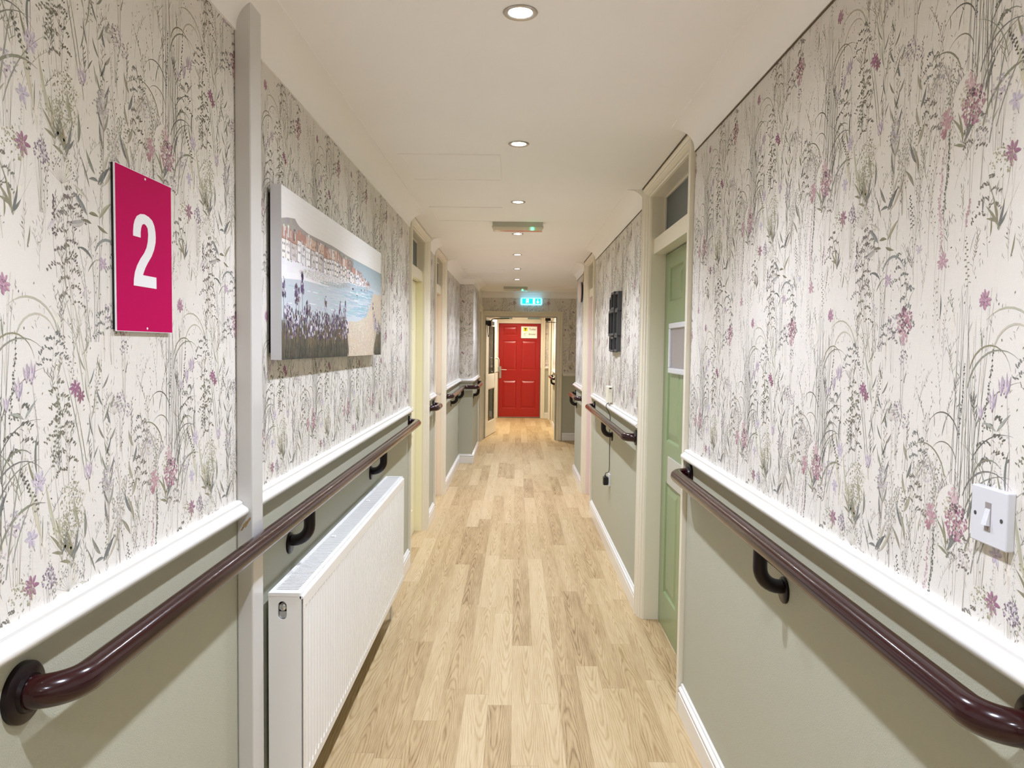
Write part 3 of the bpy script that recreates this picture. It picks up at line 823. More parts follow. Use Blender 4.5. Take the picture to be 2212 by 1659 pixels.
# ------------------------------------------------------------------ door frames
PROF = [(.095, -.004), (.095, .018), (.090, .021), (.078, .021), (.074, .016), (.066, .012), (.050, .012), (.046, .015), (.040, .012), (.034, .004), (.016, .002), (.012, -.006), (.004, -.010), (0, -.020), (0, -.03)]
def frame_x(mb, pl, sd, y0, y1, top, hs=.55, mi=0, z0=0.0):
    rows = []
    for w_, p in PROF:
        x = pl + sd * p
        rows.append([(x, y0 - w_, z0), (x, y0 - w_, top + w_ * hs), (x, y1 + w_, top + w_ * hs), (x, y1 + w_, z0)])
    n = len(rows)
    vs = [rows[i][k] for k in range(4) for i in range(n)]
    fs = [(k * n + i, k * n + i + 1, (k + 1) * n + i + 1, (k + 1) * n + i) for k in range(3) for i in range(n - 1)]
    fs += [tuple(range(n)), tuple(3 * n + i for i in range(n))]
    mb.add(vs, fs, mi)
def frame_y(mb, pl, x0, x1, top, ws0=1.0, hs=.9, mi=0, sd=-1):
    rows = []
    for w_, p in PROF:
        y = pl + sd * p
        rows.append([(x0 - w_ * ws0, y, 0), (x0 - w_ * ws0, y, top + w_ * hs), (x1 + w_, y, top + w_ * hs), (x1 + w_, y, 0)])
    n = len(rows)
    vs = [rows[i][k] for k in range(4) for i in range(n)]
    fs = [(k * n + i, k * n + i + 1, (k + 1) * n + i + 1, (k + 1) * n + i) for k in range(3) for i in range(n - 1)]
    fs += [tuple(range(n)), tuple(3 * n + i for i in range(n))]
    mb.add(vs, fs, mi)

PANELS = ((.185, .79), (1.003, 1.631), (1.737, 1.927))
def panel_face(mb, P, width, height, panels, cols, mi=0, depth=.009):
    """P(s, z, d): point at s across, z up, d out of the door. Moulded six-panel face."""
    xs = sorted({0, width, *[c for cc in cols for c in cc]}); zs = sorted({0, height, *[c for cc in panels for c in cc]})
    for i in range(len(xs) - 1):
        for j in range(len(zs) - 1):
            a, b, c_, d = xs[i], xs[i + 1], zs[j], zs[j + 1]
            if (a, b) in cols and (c_, d) in panels:
                loops = []
                for ins, dp in ((0, 0), (.006, -.001), (.014, -depth), (.020, -depth), (.050, -.002), (.054, -.001)):
                    loops.append([P(a + ins, c_ + ins, dp), P(b - ins, c_ + ins, dp), P(b - ins, d - ins, dp), P(a + ins, d - ins, dp)])
                vs = [v for l in loops for v in l]
                fs = [(4 * k + q, 4 * k + (q + 1) % 4, 4 * k + 4 + (q + 1) % 4, 4 * k + 4 + q) for k in range(len(loops) - 1) for q in range(4)]
                fs.append(tuple(4 * (len(loops) - 1) + q for q in range(4)))
                mb.add(vs, fs, mi)
            else:
                mb.add([P(a, c_, 0), P(b, c_, 0), P(b, d, 0), P(a, d, 0)], [(0, 1, 2, 3)], mi)

def side_door(n, pl, sd, y0, y1, leaf_mat, lining, win, col_jamb, fit=.806):
    """door on a long wall; sd = +1 for the left wall, -1 for the right wall (towards the room)"""
    xf = -sd * fit if sd < 0 else -fit      # face of the leaf
    xf = fit if sd < 0 else -fit
    fr = MB()
    frame_x(fr, pl, sd, y0, y1, 2.32)
    xi = pl - sd * .030                     # front of the lining
    xb = xf - sd * .05
    lo, hi = sorted((xi, xb))
    fr.box(lo, hi, y0 - .03, y0, 0, 2.06, 1); fr.box(lo, hi, y1, y1 + .03, 0, 2.06, 1)
    fr.box(lo, hi, y0 - .03, y0, 2.06, 2.36, 0); fr.box(lo, hi, y1, y1 + .03, 2.06, 2.36, 0)
    fr.box(lo, hi, y0 - .03, y1 + .03, 2.32, 2.36, 0)
    # transom bar
    a, b = sorted((xi - sd * .004, xb)); fr.box(a, b, y0, y1, 2.012, 2.092, 0)
    # fill above the head to the ceiling and beside the frame
    a, b = sorted((pl, pl - sd * TH)); fr.box(a, b, y0 - .1, y1 + .1, 2.362, CZ, 0)
    fr.build(n[0], ['cream', col_jamb], smooth=False, kind='structure')
    # door leaf
    d = MB(); Wd = y1 - y0 - .006
    panel_face(d, lambda s, z, dd: (xf + sd * dd, y0 + .003 + s, .006 + z), Wd, 2.0, PANELS, ((.115, Wd / 2 - .05), (Wd / 2 + .05, Wd - .115)))
    bx = xf - sd * .04
    Y0, Y1, Z0, Z1 = y0 + .003, y1 - .003, .006, 2.006
    d.add([(bx, Y0, Z0), (bx, Y1, Z0), (bx, Y1, Z1), (bx, Y0, Z1), (xf, Y0, Z0), (xf, Y1, Z0), (xf, Y1, Z1), (xf, Y0, Z1)], [(0, 1, 2, 3), (0, 1, 5, 4), (2, 3, 7, 6), (0, 3, 7, 4), (1, 2, 6, 5)])
    leaf_ = d.build(n[1], leaf_mat, kind='structure')
    # fanlight
    wi = MB(); a, b = sorted((xf + sd * .012, xf - sd * .02))
    wi.box(a, b, y0, y1, 2.092, 2.104); wi.box(a, b, y0, y1, 2.312, 2.32); wi.box(a, b, y0, y0 + .012, 2.104, 2.312); wi.box(a, b, y1 - .010, y1, 2.104, 2.312)
    wo = wi.build(win, 'cream', kind='structure')
    MB().box(xf - .003, xf + .003, y0 + .012, y1 - .010, 2.104, 2.312).build('glass', 'glass_dark', parent=wo)
    return leaf_

door1 = side_door(('trim_6', 'door_1'), XL, 1, 5.08, 5.945, 'yellow', 1, 'window_1', 'yellow')
door2 = side_door(('trim_7', 'door_2'), XL, 1, 6.60, 7.395, 'peach', 1, 'window_2', 'peach', .79)
door3 = side_door(('trim_8', 'door_3'), XR, -1, 3.10, 4.05, 'green', 1, 'window_3', 'cream')
door4 = side_door(('trim_9', 'door_4'), XR, -1, 6.80, 7.56, 'pink', 1, 'window_4', 'pink', .78)

for nn, (y0, y1) in (('trim_14', (3.03, 4.13)), ('trim_15', (6.73, 7.63))):  # ragged dark strips painted for the shadow gap between casing head and ceiling
    h = MB(); k = 14
    for i in range(k):
        a = y0 + (y1 - y0) * i / k; b_ = y0 + (y1 - y0) * (i + 1) / k; za = CZ - .004 - .006 * abs(math.sin(i * 1.3)); zb = CZ - .004 - .006 * abs(math.sin((i + 1) * 1.3))
        h.prism([(XR - .0225, a, za), (XR - .0225, b_, zb), (XR - .0225, b_, CZ), (XR - .0225, a, CZ)], (.01, 0, 0))
    h.build(nn, 'gap_dark', kind='structure')
# lever of the peach door
h = MB(); h.box(-.790, -.782, 7.28, 7.32, .93, 1.10); h.tube([(-.785, 7.30, 1.03), (-.735, 7.30, 1.03)], .009, 12)
h.tube([(-.738, 7.305, 1.03), (-.738, 7.17, 1.03)], .009, 12)
h.build('door_handle', 'chrome', parent=door2, smooth=True)

# green door: notice holder, chrome finger plate
h = MB(); h.box(.797, .8055, 3.50, 3.845, .80, .942); h.build('finger_plate', 'silver_paint', parent=door3, bevel=.0015)
h = MB()
for (a, b, c_, d_) in ((3.42, 3.845, 1.605, 1.632), (3.42, 3.845, 1.377, 1.404), (3.42, 3.447, 1.404, 1.605), (3.818, 3.845, 1.404, 1.605)):
    h.box(.787, .8055, a, b, c_, d_)
nf = h.build('notice_frame', 'plastic', parent=door3, bevel=.004)
nf['label'] = 'white snap frame holding a grey sheet'
MB().box(.797, .8055, 3.447, 3.818, 1.404, 1.605).build('notice_sheet', 'notice', parent=nf)

# white side door in the pilaster, left, just before the end wall
fr = MB(); frame_x(fr, XP, 1, 10.88, 11.70, 2.05, .9); fr.box(XP - .12, XP - .02, 10.85, 10.88, 0, 2.07); fr.box(XP - .12, XP - .02, 11.70, 11.73, 0, 2.07); fr.box(XP - .12, XP - .02, 10.85, 11.73, 2.05, 2.08); fr.box(XP - TH, XP, 10.78, 11.80, 2.08, CZ)
fr.build('trim_10', 'cream', kind='structure')
d = MB(); panel_face(d, lambda s, z, dd: (XP - .05 + dd, 10.883 + s, .006 + z), .814, 2.035, PANELS, ((.115, .357), (.457, .699)))
d.box(XP - .09, XP - .062, 10.883, 11.697, .006, 2.04)
d.build('door_5', 'white', kind='structure')

# end doorway frame
fr = MB(); frame_y(fr, YE, OX0, OX1, OZ, .42, .9)
fr.box(OX0 - .03, OX0, YE + .02, YE + .14, 0, OZ); fr.box(OX1, OX1 + .03, YE + .02, YE + .14, 0, OZ); fr.box(OX0 - .03, OX1 + .03, YE + .02, YE + .14, OZ, OZ + .03)
fr.box(OX1 - .012, OX1, YE + .05, YE + .09, 0, OZ - .012); fr.box(OX0, OX1, YE + .05, YE + .09, OZ - .012, OZ)
trim_end = fr.build('trim_11', 'cream', kind='structure')

# far doorway frame, fanlight, red door
fr = MB(); frame_y(fr, YF, DX0, DX1, 2.30, .9, .7)
fr.box(DX0 - .02, DX0, YF + .02, YF + .14, 0, 2.3); fr.box(DX1, DX1 + .02, YF + .02, YF + .14, 0, 2.3); fr.box(DX0, DX1, YF + .02, YF + .14, 2.004, 2.088); fr.box(DX0, DX1, YF + .02, YF + .14, 2.28, 2.3)
fr.build('trim_12', 'cream', kind='structure')
wi = MB(); wi.box(DX0, DX1, YF + .05, YF + .08, 2.088, 2.098); wi.box(DX0, DX0 + .03, YF + .05, YF + .08, 2.098, 2.28); wi.box(DX1 - .03, DX1, YF + .05, YF + .08, 2.098, 2.28)
wo = wi.build('window_5', 'cream', kind='structure')
MB().box(DX0 + .03, DX1 - .03, YF + .06, YF + .066, 2.098, 2.28).build('glass', 'glass_blue', parent=wo)
d = MB(); Wd = DX1 - DX0 - .01
panel_face(d, lambda s, z, dd: (DX0 + .005 + s, YF + .05 - dd, .012 + z), Wd, 1.988, PANELS, ((.085, .385), (.480, .790)), depth=.011)
Z1 = 2.0; a, b = DX0 + .005, DX1 - .005
d.add([(a, YF + .05, .012), (b, YF + .05, .012), (b, YF + .05, Z1), (a, YF + .05, Z1), (a, YF + .09, .012), (b, YF + .09, .012), (b, YF + .09, Z1), (a, YF + .09, Z1)], [(4, 5, 6, 7), (0, 1, 5, 4), (2, 3, 7, 6), (0, 3, 7, 4), (1, 2, 6, 5)])
reddoor = d.build('door_6', 'red', kind='structure')
h = MB(); h.box(DX0 + .022, DX0 + .064, YF + .038, YF + .050, .84, 1.09); h.tube([(DX0 + .043, YF + .045, 1.02), (DX0 + .043, YF - .005, 1.02)], .010, 12)
h.tube([(DX0 + .043, YF - .005, 1.02), (DX0 + .10, YF - .008, 1.022), (DX0 + .175, YF - .003, 1.018)], .009, 12)
h.build('door_handle', 'steel', parent=reddoor, smooth=True)
MB().box(a, b, YF + .046, YF + .0495, .012, .02).build('threshold_strip', 'steel', parent=reddoor)

def text(s, size, M4, matk, parent, name, ext=0.0004, track=1.0):
    cu = bpy.data.curves.new('t', 'FONT'); cu.body = s; cu.size = size; cu.extrude = ext; cu.space_character = track
    ob = bpy.data.objects.new('t', cu); COL.objects.link(ob)
    bpy.context.view_layer.update()
    me = bpy.data.meshes.new_from_object(ob.evaluated_get(bpy.context.evaluated_depsgraph_get()))
    bpy.data.objects.remove(ob)
    me.transform(M4)
    me.transform(Matrix.Translation(-Vector(ORG[parent.name])))
    me.materials.clear(); me.materials.append(M[matk])
    o_ = bpy.data.objects.new(name, me); COL.objects.link(o_); o_.parent = parent; ORG[o_.name] = ORG[parent.name]
    return o_
RX = Matrix.Rotation(PI / 2, 4, 'X')
# toilet and shower notice on the red door
Yn = YF + .05
t = thing('toilet_sign', (.27, Yn, 1.815), 'white framed toilet and shower notice high on the red door', 'sign')
MB().box(.100, .440, Yn - .012, Yn, 1.692, 1.942).build('board', 'paper', parent=t)
h = MB(); 
for x0, x1, z0, z1 in ((.100, .440, 1.932, 1.942), (.100, .440, 1.692, 1.702), (.100, .110, 1.702, 1.932), (.430, .440, 1.702, 1.932)): h.box(x0, x1, Yn - .018, Yn - .0125, z0, z1)
h.build('frame', 'plastic', parent=t)
h = MB().box(.150, .235, Yn - .0140, Yn - .0125, 1.842, 1.918)
yl = h.build('yellow_pictogram', 'yellow_print', parent=t)
h = MB(); y = Yn - .0148
h.prism([(.168, y, 1.905), (.217, y, 1.905), (.210, y, 1.886), (.192, y, 1.862), (.175, y, 1.886)], (0, .0006, 0)); h.prism([(.184, y, 1.862), (.200, y, 1.862), (.203, y, 1.850), (.181, y, 1.850)], (0, .0006, 0))
h.build('toilet_symbol', 'ink_black', parent=yl)
h = MB()
for i in range(3): h.tube([(.172 + .012 * i, y, 1.80 - .002 * i), (.165 + .010 * i, y, 1.765)], .0015, 6)
h.tube([(.160, y, 1.745), (.19, y, 1.745)], .003, 6); h.box(.212, .220, y, y + .001, 1.795, 1.803)
h.build('shower_symbol', 'charcoal', parent=t)
text('Toilet', .062, Matrix.Translation((.265, Yn - .0135, 1.862)) @ RX, 'ink_black', t, 'toilet_lettering')
text('Shower', .050, Matrix.Translation((.258, Yn - .0135, 1.762)) @ RX, 'ink_black', t, 'shower_lettering')
MB().box(-.087, .237, YF + .030, YF + .0345, 2.086, 2.20).build('p', 'paper').name = 'paper_notice'
tag(bpy.data.objects['paper_notice'], 'blank looking white paper notice fixed over the glass above the red door', 'notice')

# side door beyond, right-hand wall
fr = MB(); frame_x(fr, XB, -1, 14.15, 15.35, 2.05, .9); fr.box(XB + .02, XB + .12, 14.12, 14.15, 0, 2.07); fr.box(XB + .02, XB + .12, 15.35, 15.38, 0, 2.07); fr.box(XB + .02, XB + .12, 14.12, 15.38, 2.05, 2.08); fr.box(XB, XB + TH, 14.05, 15.45, 2.08, CZ)
fr.build('trim_13', 'cream', kind='structure')
d = MB(); panel_face(d, lambda s, z, dd: (XB + .05 - dd, 14.153 + s, .006 + z), 1.194, 2.035, PANELS, ((.115, .547), (.647, 1.079))); d.box(XB + .062, XB + .10, 14.153, 15.347, .006, 2.04)
door7 = d.build('door_7', 'white', kind='structure')
MB().box(XB + .040, XB + .0495, 14.50, 14.62, 1.45, 1.75).build('red_notice_plate', 'red', parent=door7)

# the glazed door standing open beyond the end doorway
P0, P1 = Vector((-.490, 12.14, 0)), Vector((-.343, 13.06, 0))
dv = (P1 - P0).normalized(); nv = Vector((dv.y, -dv.x, 0)); LW = (P1 - P0).length
def LP(s, d_, z): q = P0 + dv * s - nv * d_; return (q.x, q.y, z)
def lbox(mb, s0, s1, d0, d1, z0, z1, mi=0):
    v = [LP(s, d_, z) for s in (s0, s1) for d_ in (d0, d1) for z in (z0, z1)]
    mb.add(v, [(0, 1, 3, 2), (4, 6, 7, 5), (0, 4, 5, 1), (2, 3, 7, 6), (0, 2, 6, 4), (1, 5, 7, 3)], mi)
lf = MB(); T = .044; ZT = 1.975
for s0, s1, z0, z1 in ((0, .21, .008, ZT), (LW - .16, LW, .008, ZT), (.21, LW - .16, .008, .24), (.21, LW - .16, .80, 1.03), (.21, LW - .16, 1.865, ZT)):
    lbox(lf, s0, s1, 0, T, z0, z1)
door8 = lf.build('door_8', 'white', bevel=.002, kind='structure')
gl = MB()
for z0, z1 in ((.24, .80), (1.03, 1.865)): lbox(gl, .21, LW - .16, T / 2 - .003, T / 2 + .003, z0, z1)
gl.build('glass', 'glass', parent=door8)
bd = MB()
for z0, z1 in ((.24, .80), (1.03, 1.865)):
    for d0, d1 in ((.004, .012), (T - .012, T - .004)):
        lbox(bd, .21, .224, d0, d1, z0, z1); lbox(bd, LW - .174, LW - .16, d0, d1, z0, z1); lbox(bd, .224, LW - .174, d0, d1, z0, z0 + .014); lbox(bd, .224, LW - .174, d0, d1, z1 - .014, z1)
bd.build('glazing_bead', 'cream', parent=door8)
h = MB(); pts = [LP(LW - .30, 0, 1.30), LP(LW - .30, -.05, 1.30), LP(LW - .30, -.065, 1.28), LP(LW - .30, -.065, 1.08), LP(LW - .30, -.05, 1.06), LP(LW - .30, 0, 1.06)]
pts = [LP(LW - .10, -a_, z) for a_, z in ((0, 1.30), (.045, 1.30), (.06, 1.285), (.06, 1.075), (.045, 1.06), (0, 1.06))]
h.tube(pts, .011, 12); h.build('pull_handle', 'steel', parent=door8, smooth=True)
h = MB(); lbox(h, LW - .006, LW + .003, .004, T - .004, 1.00, 1.30); h.build('lock_plate', 'black', parent=door8)
# closer body on the leaf, arm, cable
h = MB(); lbox(h, .16, .42, -.055, 0, 1.862, 1.925); lbox(h, .10, .18, -.06, 0, 1.845, 1.935)
cl = h.build('door_closer', 'black', parent=door8, bevel=.006)
q0 = Vector(LP(.30, -.03, 1.935)); q1 = Vector((-.12, 12.20, 1.972))
h = MB(); h.tube([q0, q0 + Vector((0, 0, .02))], .012, 12); h.tube([q0 + Vector((0, 0, .02)), Vector((-.36, 12.22, 1.962)), q1], .008, 8)
h.build('closer_arm', 'black', parent=cl)
h = MB(); c0 = Vector((-.478, 12.125, 1.90)); c1 = Vector(LP(.13, -.03, 1.85))
h.tube([c0 + (c1 - c0) * (i / 12) + Vector((0, 0, -.21 * math.sin(PI * i / 12))) for i in range(13)], .005, 8)
h.box(-.502, -.470, 12.112, 12.13, 1.86, 1.93)
h.build('loop_cable', 'black', parent=cl, smooth=True)
# second closer with its arm on the head of the end doorway
t = thing('door_closer', (.55, 12.16, 1.94), 'black closer box with thin arm at the top right inside the end doorway', 'door closer')
MB().box(.47, .56, 12.12, 12.17, 1.935, 1.98).build('closer_box', 'black', parent=t, bevel=.004)
h = MB(); h.tube([(.50, 12.15, 1.935), (.50, 12.15, 1.915)], .008, 10); h.tube([(.48, 12.15, 1.915), (.655, 12.17, 1.912)], .005, 8)
h.build('closer_arm', 'black', parent=t)

# ------------------------------------------------------------------ handrails
RR = 0.0245
def rounded(pts, r, n=8):
    out = [Vector(pts[0])]
    for a, b, c_ in zip(pts, pts[1:], pts[2:]):
        a, b, c_ = Vector(a), Vector(b), Vector(c_)
        d1 = (a - b).normalized(); d2 = (c_ - b).normalized()
        s_, e_ = b + d1 * r, b + d2 * r; o_ = b + d1 * r + d2 * r
        for i in range(n + 1):
            th = PI / 2 * i / n
            out.append(o_ - d2 * r * math.cos(th) - d1 * r * math.sin(th))
    out.append(Vector(pts[-1]))
    return out
def plate(t, p, nrm):
    h = MB(); h.lathe(p, nrm, [(.045, 0), (.045, .008), (.041, .011), (.0, .0112)][:3], 36)
    h.lathe(Vector(p) + Vector(nrm) * .011, nrm, [(.030, 0), (.028, .006)], 30)
    return h.build('wall_plate', 'maroon_dark', parent=t, smooth=True)
def bracket(t, p, nrm, z):
    """p: rail point above the bracket, nrm: from the wall to the rail, unit"""
    p = Vector(p); n = Vector(nrm); d = (p - Vector((0, 0, p.z))).length
    zb = z - .112; off = .066
    pts = [p + Vector((0, 0, -.012)), p + Vector((0, 0, -.05))]
    R_ = .050; c_ = p + Vector((0, 0, -.062)) - n * R_
    for i in range(9):
        a = PI / 2 * i / 8
        pts.append(c_ + n * R_ * math.cos(a) + Vector((0, 0, -R_ * math.sin(a))))
    pts.append(p - n * (off - .006) + Vector((0, 0, -.112)))
    h = MB(); h.tube(pts, .0185, 16)
    b = h.build('bracket', 'maroon_dark', parent=t, smooth=True)
    wp = p - n * off + Vector((0, 0, -.122))
    h = MB(); h.lathe(wp, nrm, [(.034, 0), (.034, .006), (.031, .008)], 30)
    h.build('bracket_plate', 'maroon_dark', parent=b, smooth=True)
def handrail(label, pts, plates, brackets, z, r=.058):
    mid = Vector(pts[len(pts) // 2])
    t = thing('handrail', (pts[0][0], pts[0][1], z), label, 'handrail', 'maroon handrails along the corridor')
    h = MB(); h.tube(rounded(pts, r, 10), RR, 28)
    h.build('rail', 'maroon', parent=t, smooth=True)
    for p, n in plates: plate(t, p, n)
    for p, n in brackets: bracket(t, p, n, z)
    return t
XLR, XRR = XL + .066, XR - .066
L_, R_n = (1, 0, 0), (-1, 0, 0)
z = .984
handrail('long maroon handrail on the left wall passing over the white radiator', [(XL, 1.062, z), (XLR, 1.062, z), (XLR, 5.0, z), (XL, 5.0, z)], [((XL, 1.062, z), L_), ((XL, 5.0, z), L_)], [((XLR, 2.35, z), L_), ((XLR, 3.68, z), L_)], z)
handrail('very short maroon handrail between the yellow and the peach door frames', [(XL, 6.14, z), (XLR, 6.14, z), (XLR, 6.46, z), (XL, 6.46, z)], [((XL, 6.14, z), L_), ((XL, 6.46, z), L_)], [], z)
XPR = XP + .066; YPR = 9.47 - .066
handrail('maroon handrail that bends around the papered wall projection on the left', [(XL, 7.62, z), (XLR, 7.62, z), (XLR, YPR, z), (XPR, YPR, z), (XPR, 10.72, z), (XP, 10.72, z)], [((XL, 7.62, z), L_), ((XP, 10.72, z), L_)],
         [((XLR, 8.25, z), L_), ((XLR, 9.15, z), L_), ((XPR, 9.62, z), L_)], z, .05)
z = 1.0
handrail('maroon handrail on the near right wall below the light switch', [(XR, .965, z), (XRR, .965, z), (XRR, 2.955, z), (XR, 2.955, z)], [((XR, .965, z), R_n), ((XR, 2.955, z), R_n)], [((XRR, 1.90, z), R_n)], z)
z = .985
handrail('maroon handrail right of the green door with the black cord behind it', [(XR, 4.28, z), (XRR, 4.28, z), (XRR, 6.57, z), (XR, 6.57, z)], [((XR, 4.28, z), R_n), ((XR, 6.57, z), R_n)], [((XRR, 5.35, z), R_n)], z)
z = .965
handrail('short maroon handrail on the right beyond the mauve door frame', [(XR, 7.80, z), (XRR, 7.80, z), (XRR, 8.66, z), (XR, 8.66, z)], [((XR, 7.80, z), R_n), ((XR, 8.66, z), R_n)], [((XRR, 8.50, z), R_n)], z)
handrail('small maroon handrail end seen through the end doorway on the right', [(XB, 12.75, z), (XB - .07, 12.75, z), (XB - .07, 13.90, z), (XB, 13.90, z)], [((XB, 12.75, z), R_n), ((XB, 13.90, z), R_n)], [((XB - .066, 13.2, z), R_n)], z)

# ------------------------------------------------------------------ radiator
RXB, RXF, RY0, RY1, RZ0, RZ1 = -.700, -.604, 2.095, 4.02, .205, .786
t = thing('radiator', (-.65, 3.05, RZ0), 'long white panel radiator on the left wall under the handrail', 'radiator')
h = MB()                                    # fluted front panel
pitch = (RY1 - RY0 - .03) / 57
y = RY0 + .015
zz = [RZ0 + .006, RZ0 + .030, RZ0 + .040, RZ1 - .050, RZ1 - .045, RZ1 - .013]
def fcol(y_, deep): return [(RXF - (0 if (k in (0, 1, 4, 5) or not deep) else .0050), y_, zz[k]) for k in range(6)]
cols = [fcol(RY0, 0)]
for i in range(57):
    a = y + i * pitch
    cols += [fcol(a + pitch * .30, 0), fcol(a + pitch * .42, 1), fcol(a + pitch * .80, 1), fcol(a + pitch * .92, 0)]
cols.append(fcol(RY1, 0))
vs = [v for c_ in cols for v in c_]
h.add(vs, [(i * 6 + k, i * 6 + k + 1, i * 6 + 7 + k, i * 6 + 6 + k) for i in range(len(cols) - 1) for k in range(5)])
h.box(RXF - .012, RXF - .0055, RY0 + .003, RY1 - .003, RZ0 + .006, RZ1 - .013)
h.tube([(RXF - .005, RY0, RZ1 - .014), (RXF - .005, RY1, RZ1 - .014)], .005, 10)
h.tube([(RXF - .004, RY0, RZ0 + .006), (RXF - .004, RY1, RZ0 + .006)], .004, 10)
h.build('front_panel', 'rad', parent=t, smooth=False)
h = MB(); h.box(RXB, RXB + .010, RY0 + .004, RY1 - .004, RZ0 + .002, RZ1 - .03)
h.build('back_panel', 'rad', parent=t)
h = MB(); h.box(RXB + .016, RXF - .018, RY0 + .02, RY1 - .02, RZ0 + .02, RZ1 - .03)  # solid dark block painted for the shaded inside seen between the slats
h.build('dark_core', 'dark', parent=t)
h = MB()                                    # side panels, near one with the oval cut-out
cy, cz0, cz1, cr = (RXB + RXF) / 2 - .012, .720, .748, .0125
oval = [(cy + cr * math.cos(a), cz1 + cr * math.sin(a)) for a in [PI * i / 12 for i in range(13)]] + [(cy + cr * math.cos(a), cz0 + cr * math.sin(a)) for a in [PI + PI * i / 12 for i in range(13)]]
x0, x1, z0, z1 = RXB - .004, RXF - .006, RZ0, RZ1 - .002
def outer(px, pz):
    dx, dz = px - cy, pz - .734
    m = min((x1 - cy) / dx if dx > 1e-6 else ((x0 - cy) / dx if dx < -1e-6 else 1e9), (z1 - .734) / dz if dz > 1e-6 else ((z0 - .734) / dz if dz < -1e-6 else 1e9))
    return cy + dx * m, .734 + dz * m
ring = [(a, RY0, b) for a, b in oval]; out = [(outer(a, b)[0], RY0, outer(a, b)[1]) for a, b in oval]
n = len(ring)
h.add(ring + out, [(k, (k + 1) % n, n + (k + 1) % n, n + k) for k in range(n)])
for c1 in ((x0, z0), (x1, z0), (x0, z1), (x1, z1)):
    k = sorted(range(n), key=lambda i: (out[i][0] - c1[0]) ** 2 + (out[i][2] - c1[1]) ** 2)
    # nearest outline points on either side of the corner
    ks = [i for i in range(n) if (abs(out[i][0] - c1[0]) < 1e-4)]; kz = [i for i in range(n) if (abs(out[i][2] - c1[1]) < 1e-4)]
    if ks and kz:
        a_ = min(ks, key=lambda i: abs(out[i][2] - c1[1])); b_ = min(kz, key=lambda i: abs(out[i][0] - c1[0]))
        h.add([out[a_], (c1[0], RY0, c1[1]), out[b_]], [(0, 1, 2)])
inn = [(a, RY0 + .012, b) for _, (a, b) in enumerate(oval)]
h.add(ring + inn, [(k, (k + 1) % n, n + (k + 1) % n, n + k) for k in range(n)])
h.box(x0, x0 + .0015, RY0 + .0004, RY0 + .04, z0, z1); h.box(x1 - .0015, x1, RY0 + .0004, RY0 + .03, z0, z1)
h.build('side_panel', 'rad', parent=t)
MB().box(x0, x1, RY1 - .002, RY1, z0, z1).build('side_panel', 'rad', parent=t)
h = MB(); h.lathe((cy, RY0 + .012, .742), (0, -1, 0), [(.0115, 0), (.0115, .006), (.009, .009), (.004, .010)], 24)
h.box(cy - .010, cy + .010, RY0 + .006, RY0 + .012, .710, .730)
h.build('air_valve', 'chrome', parent=t, smooth=True)
h = MB()                                    # top grille: rim and slats
h.box(RXB - .004, RXB + .008, RY0 + .020, RY1 - .020, RZ1 - .010, RZ1); h.box(RXF - .022, RXF - .0085, RY0 + .020, RY1 - .020, RZ1 - .016, RZ1)
h.box(RXB - .004, RXF - .0085, RY0 - .002, RY0 + .020, RZ1 - .010, RZ1); h.box(RXB - .004, RXF - .0085, RY1 - .020, RY1 + .002, RZ1 - .010, RZ1)
ns = 140
for i in range(ns):
    a = RY0 + .024 + i * (RY1 - RY0 - .048) / ns
    h.box(RXB + .008, RXF - .022, a, a + .0066, RZ1 - .006, RZ1 - .001)
for yy in (2.72, 3.36): h.box(RXB + .02, RXB + .035, yy, yy + .02, RZ1 - .001, RZ1 + .003)
h.build('top_grille', 'rad', parent=t)
for yy in (2.35, 3.75): MB().box(XL + .002, RXB, yy, yy + .03, RZ0 + .05, RZ1 - .10).build('wall_bracket', 'steel', parent=t)
for yy in (2.12, 3.99): MB().tube([(-.668, yy, RZ0 + .03), (-.668, yy, .0)], .0075, 12).build('supply_pipe', 'rad', parent=t, smooth=True)

# ------------------------------------------------------------------ number sign
t = thing('number_sign', (XL, 1.444, 1.67), 'magenta panel with a large white 2 on the left wallpaper', 'sign')
SX = -.7142
MB().box(XL, -.7175, 1.324, 1.536, 1.523, 1.8185).build('backing', 'black', parent=t)
MB().box(-.7175, SX - .0004, 1.3235, 1.5385, 1.520, 1.8195).build('white_edge_panel', 'ink_white', parent=t)
MB().box(SX - .0004, SX, 1.3247, 1.5373, 1.5212, 1.8183).build('magenta_face', 'magenta', parent=t)
two = [(1.368, 1.696), (1.368, 1.704), (1.370, 1.716), (1.374, 1.725), (1.382, 1.734), (1.395, 1.740), (1.410, 1.742), (1.426, 1.740), (1.440, 1.735), (1.448, 1.726), (1.452, 1.715), (1.453, 1.704), (1.452, 1.694), (1.446, 1.680), (1.436, 1.666), (1.421, 1.652), (1.411, 1.641), (1.404, 1.631), (1.402, 1.627), (1.454, 1.627), (1.454, 1.605), (1.368, 1.605),
       (1.369, 1.617), (1.373, 1.630), (1.381, 1.643), (1.394, 1.657), (1.408, 1.669), (1.417, 1.680), (1.422, 1.692), (1.424, 1.706), (1.422, 1.717), (1.416, 1.722), (1.409, 1.724), (1.401, 1.721), (1.397, 1.714), (1.395, 1.706), (1.395, 1.696)]
MB().prism([(SX, y * 1.0115, 1.5 + (z_ - 1.5) * 1.0115) for y, z_ in two], (.0005, 0, 0)).build('numeral', 'ink_white', parent=t)
for yy, zz_ in ((1.431, 1.812), (1.433, 1.527)):
    MB().lathe((SX, yy, zz_), (1, 0, 0), [(.0025, 0), (.002, .0008)], 12).build('screw', 'ink_white', parent=t)

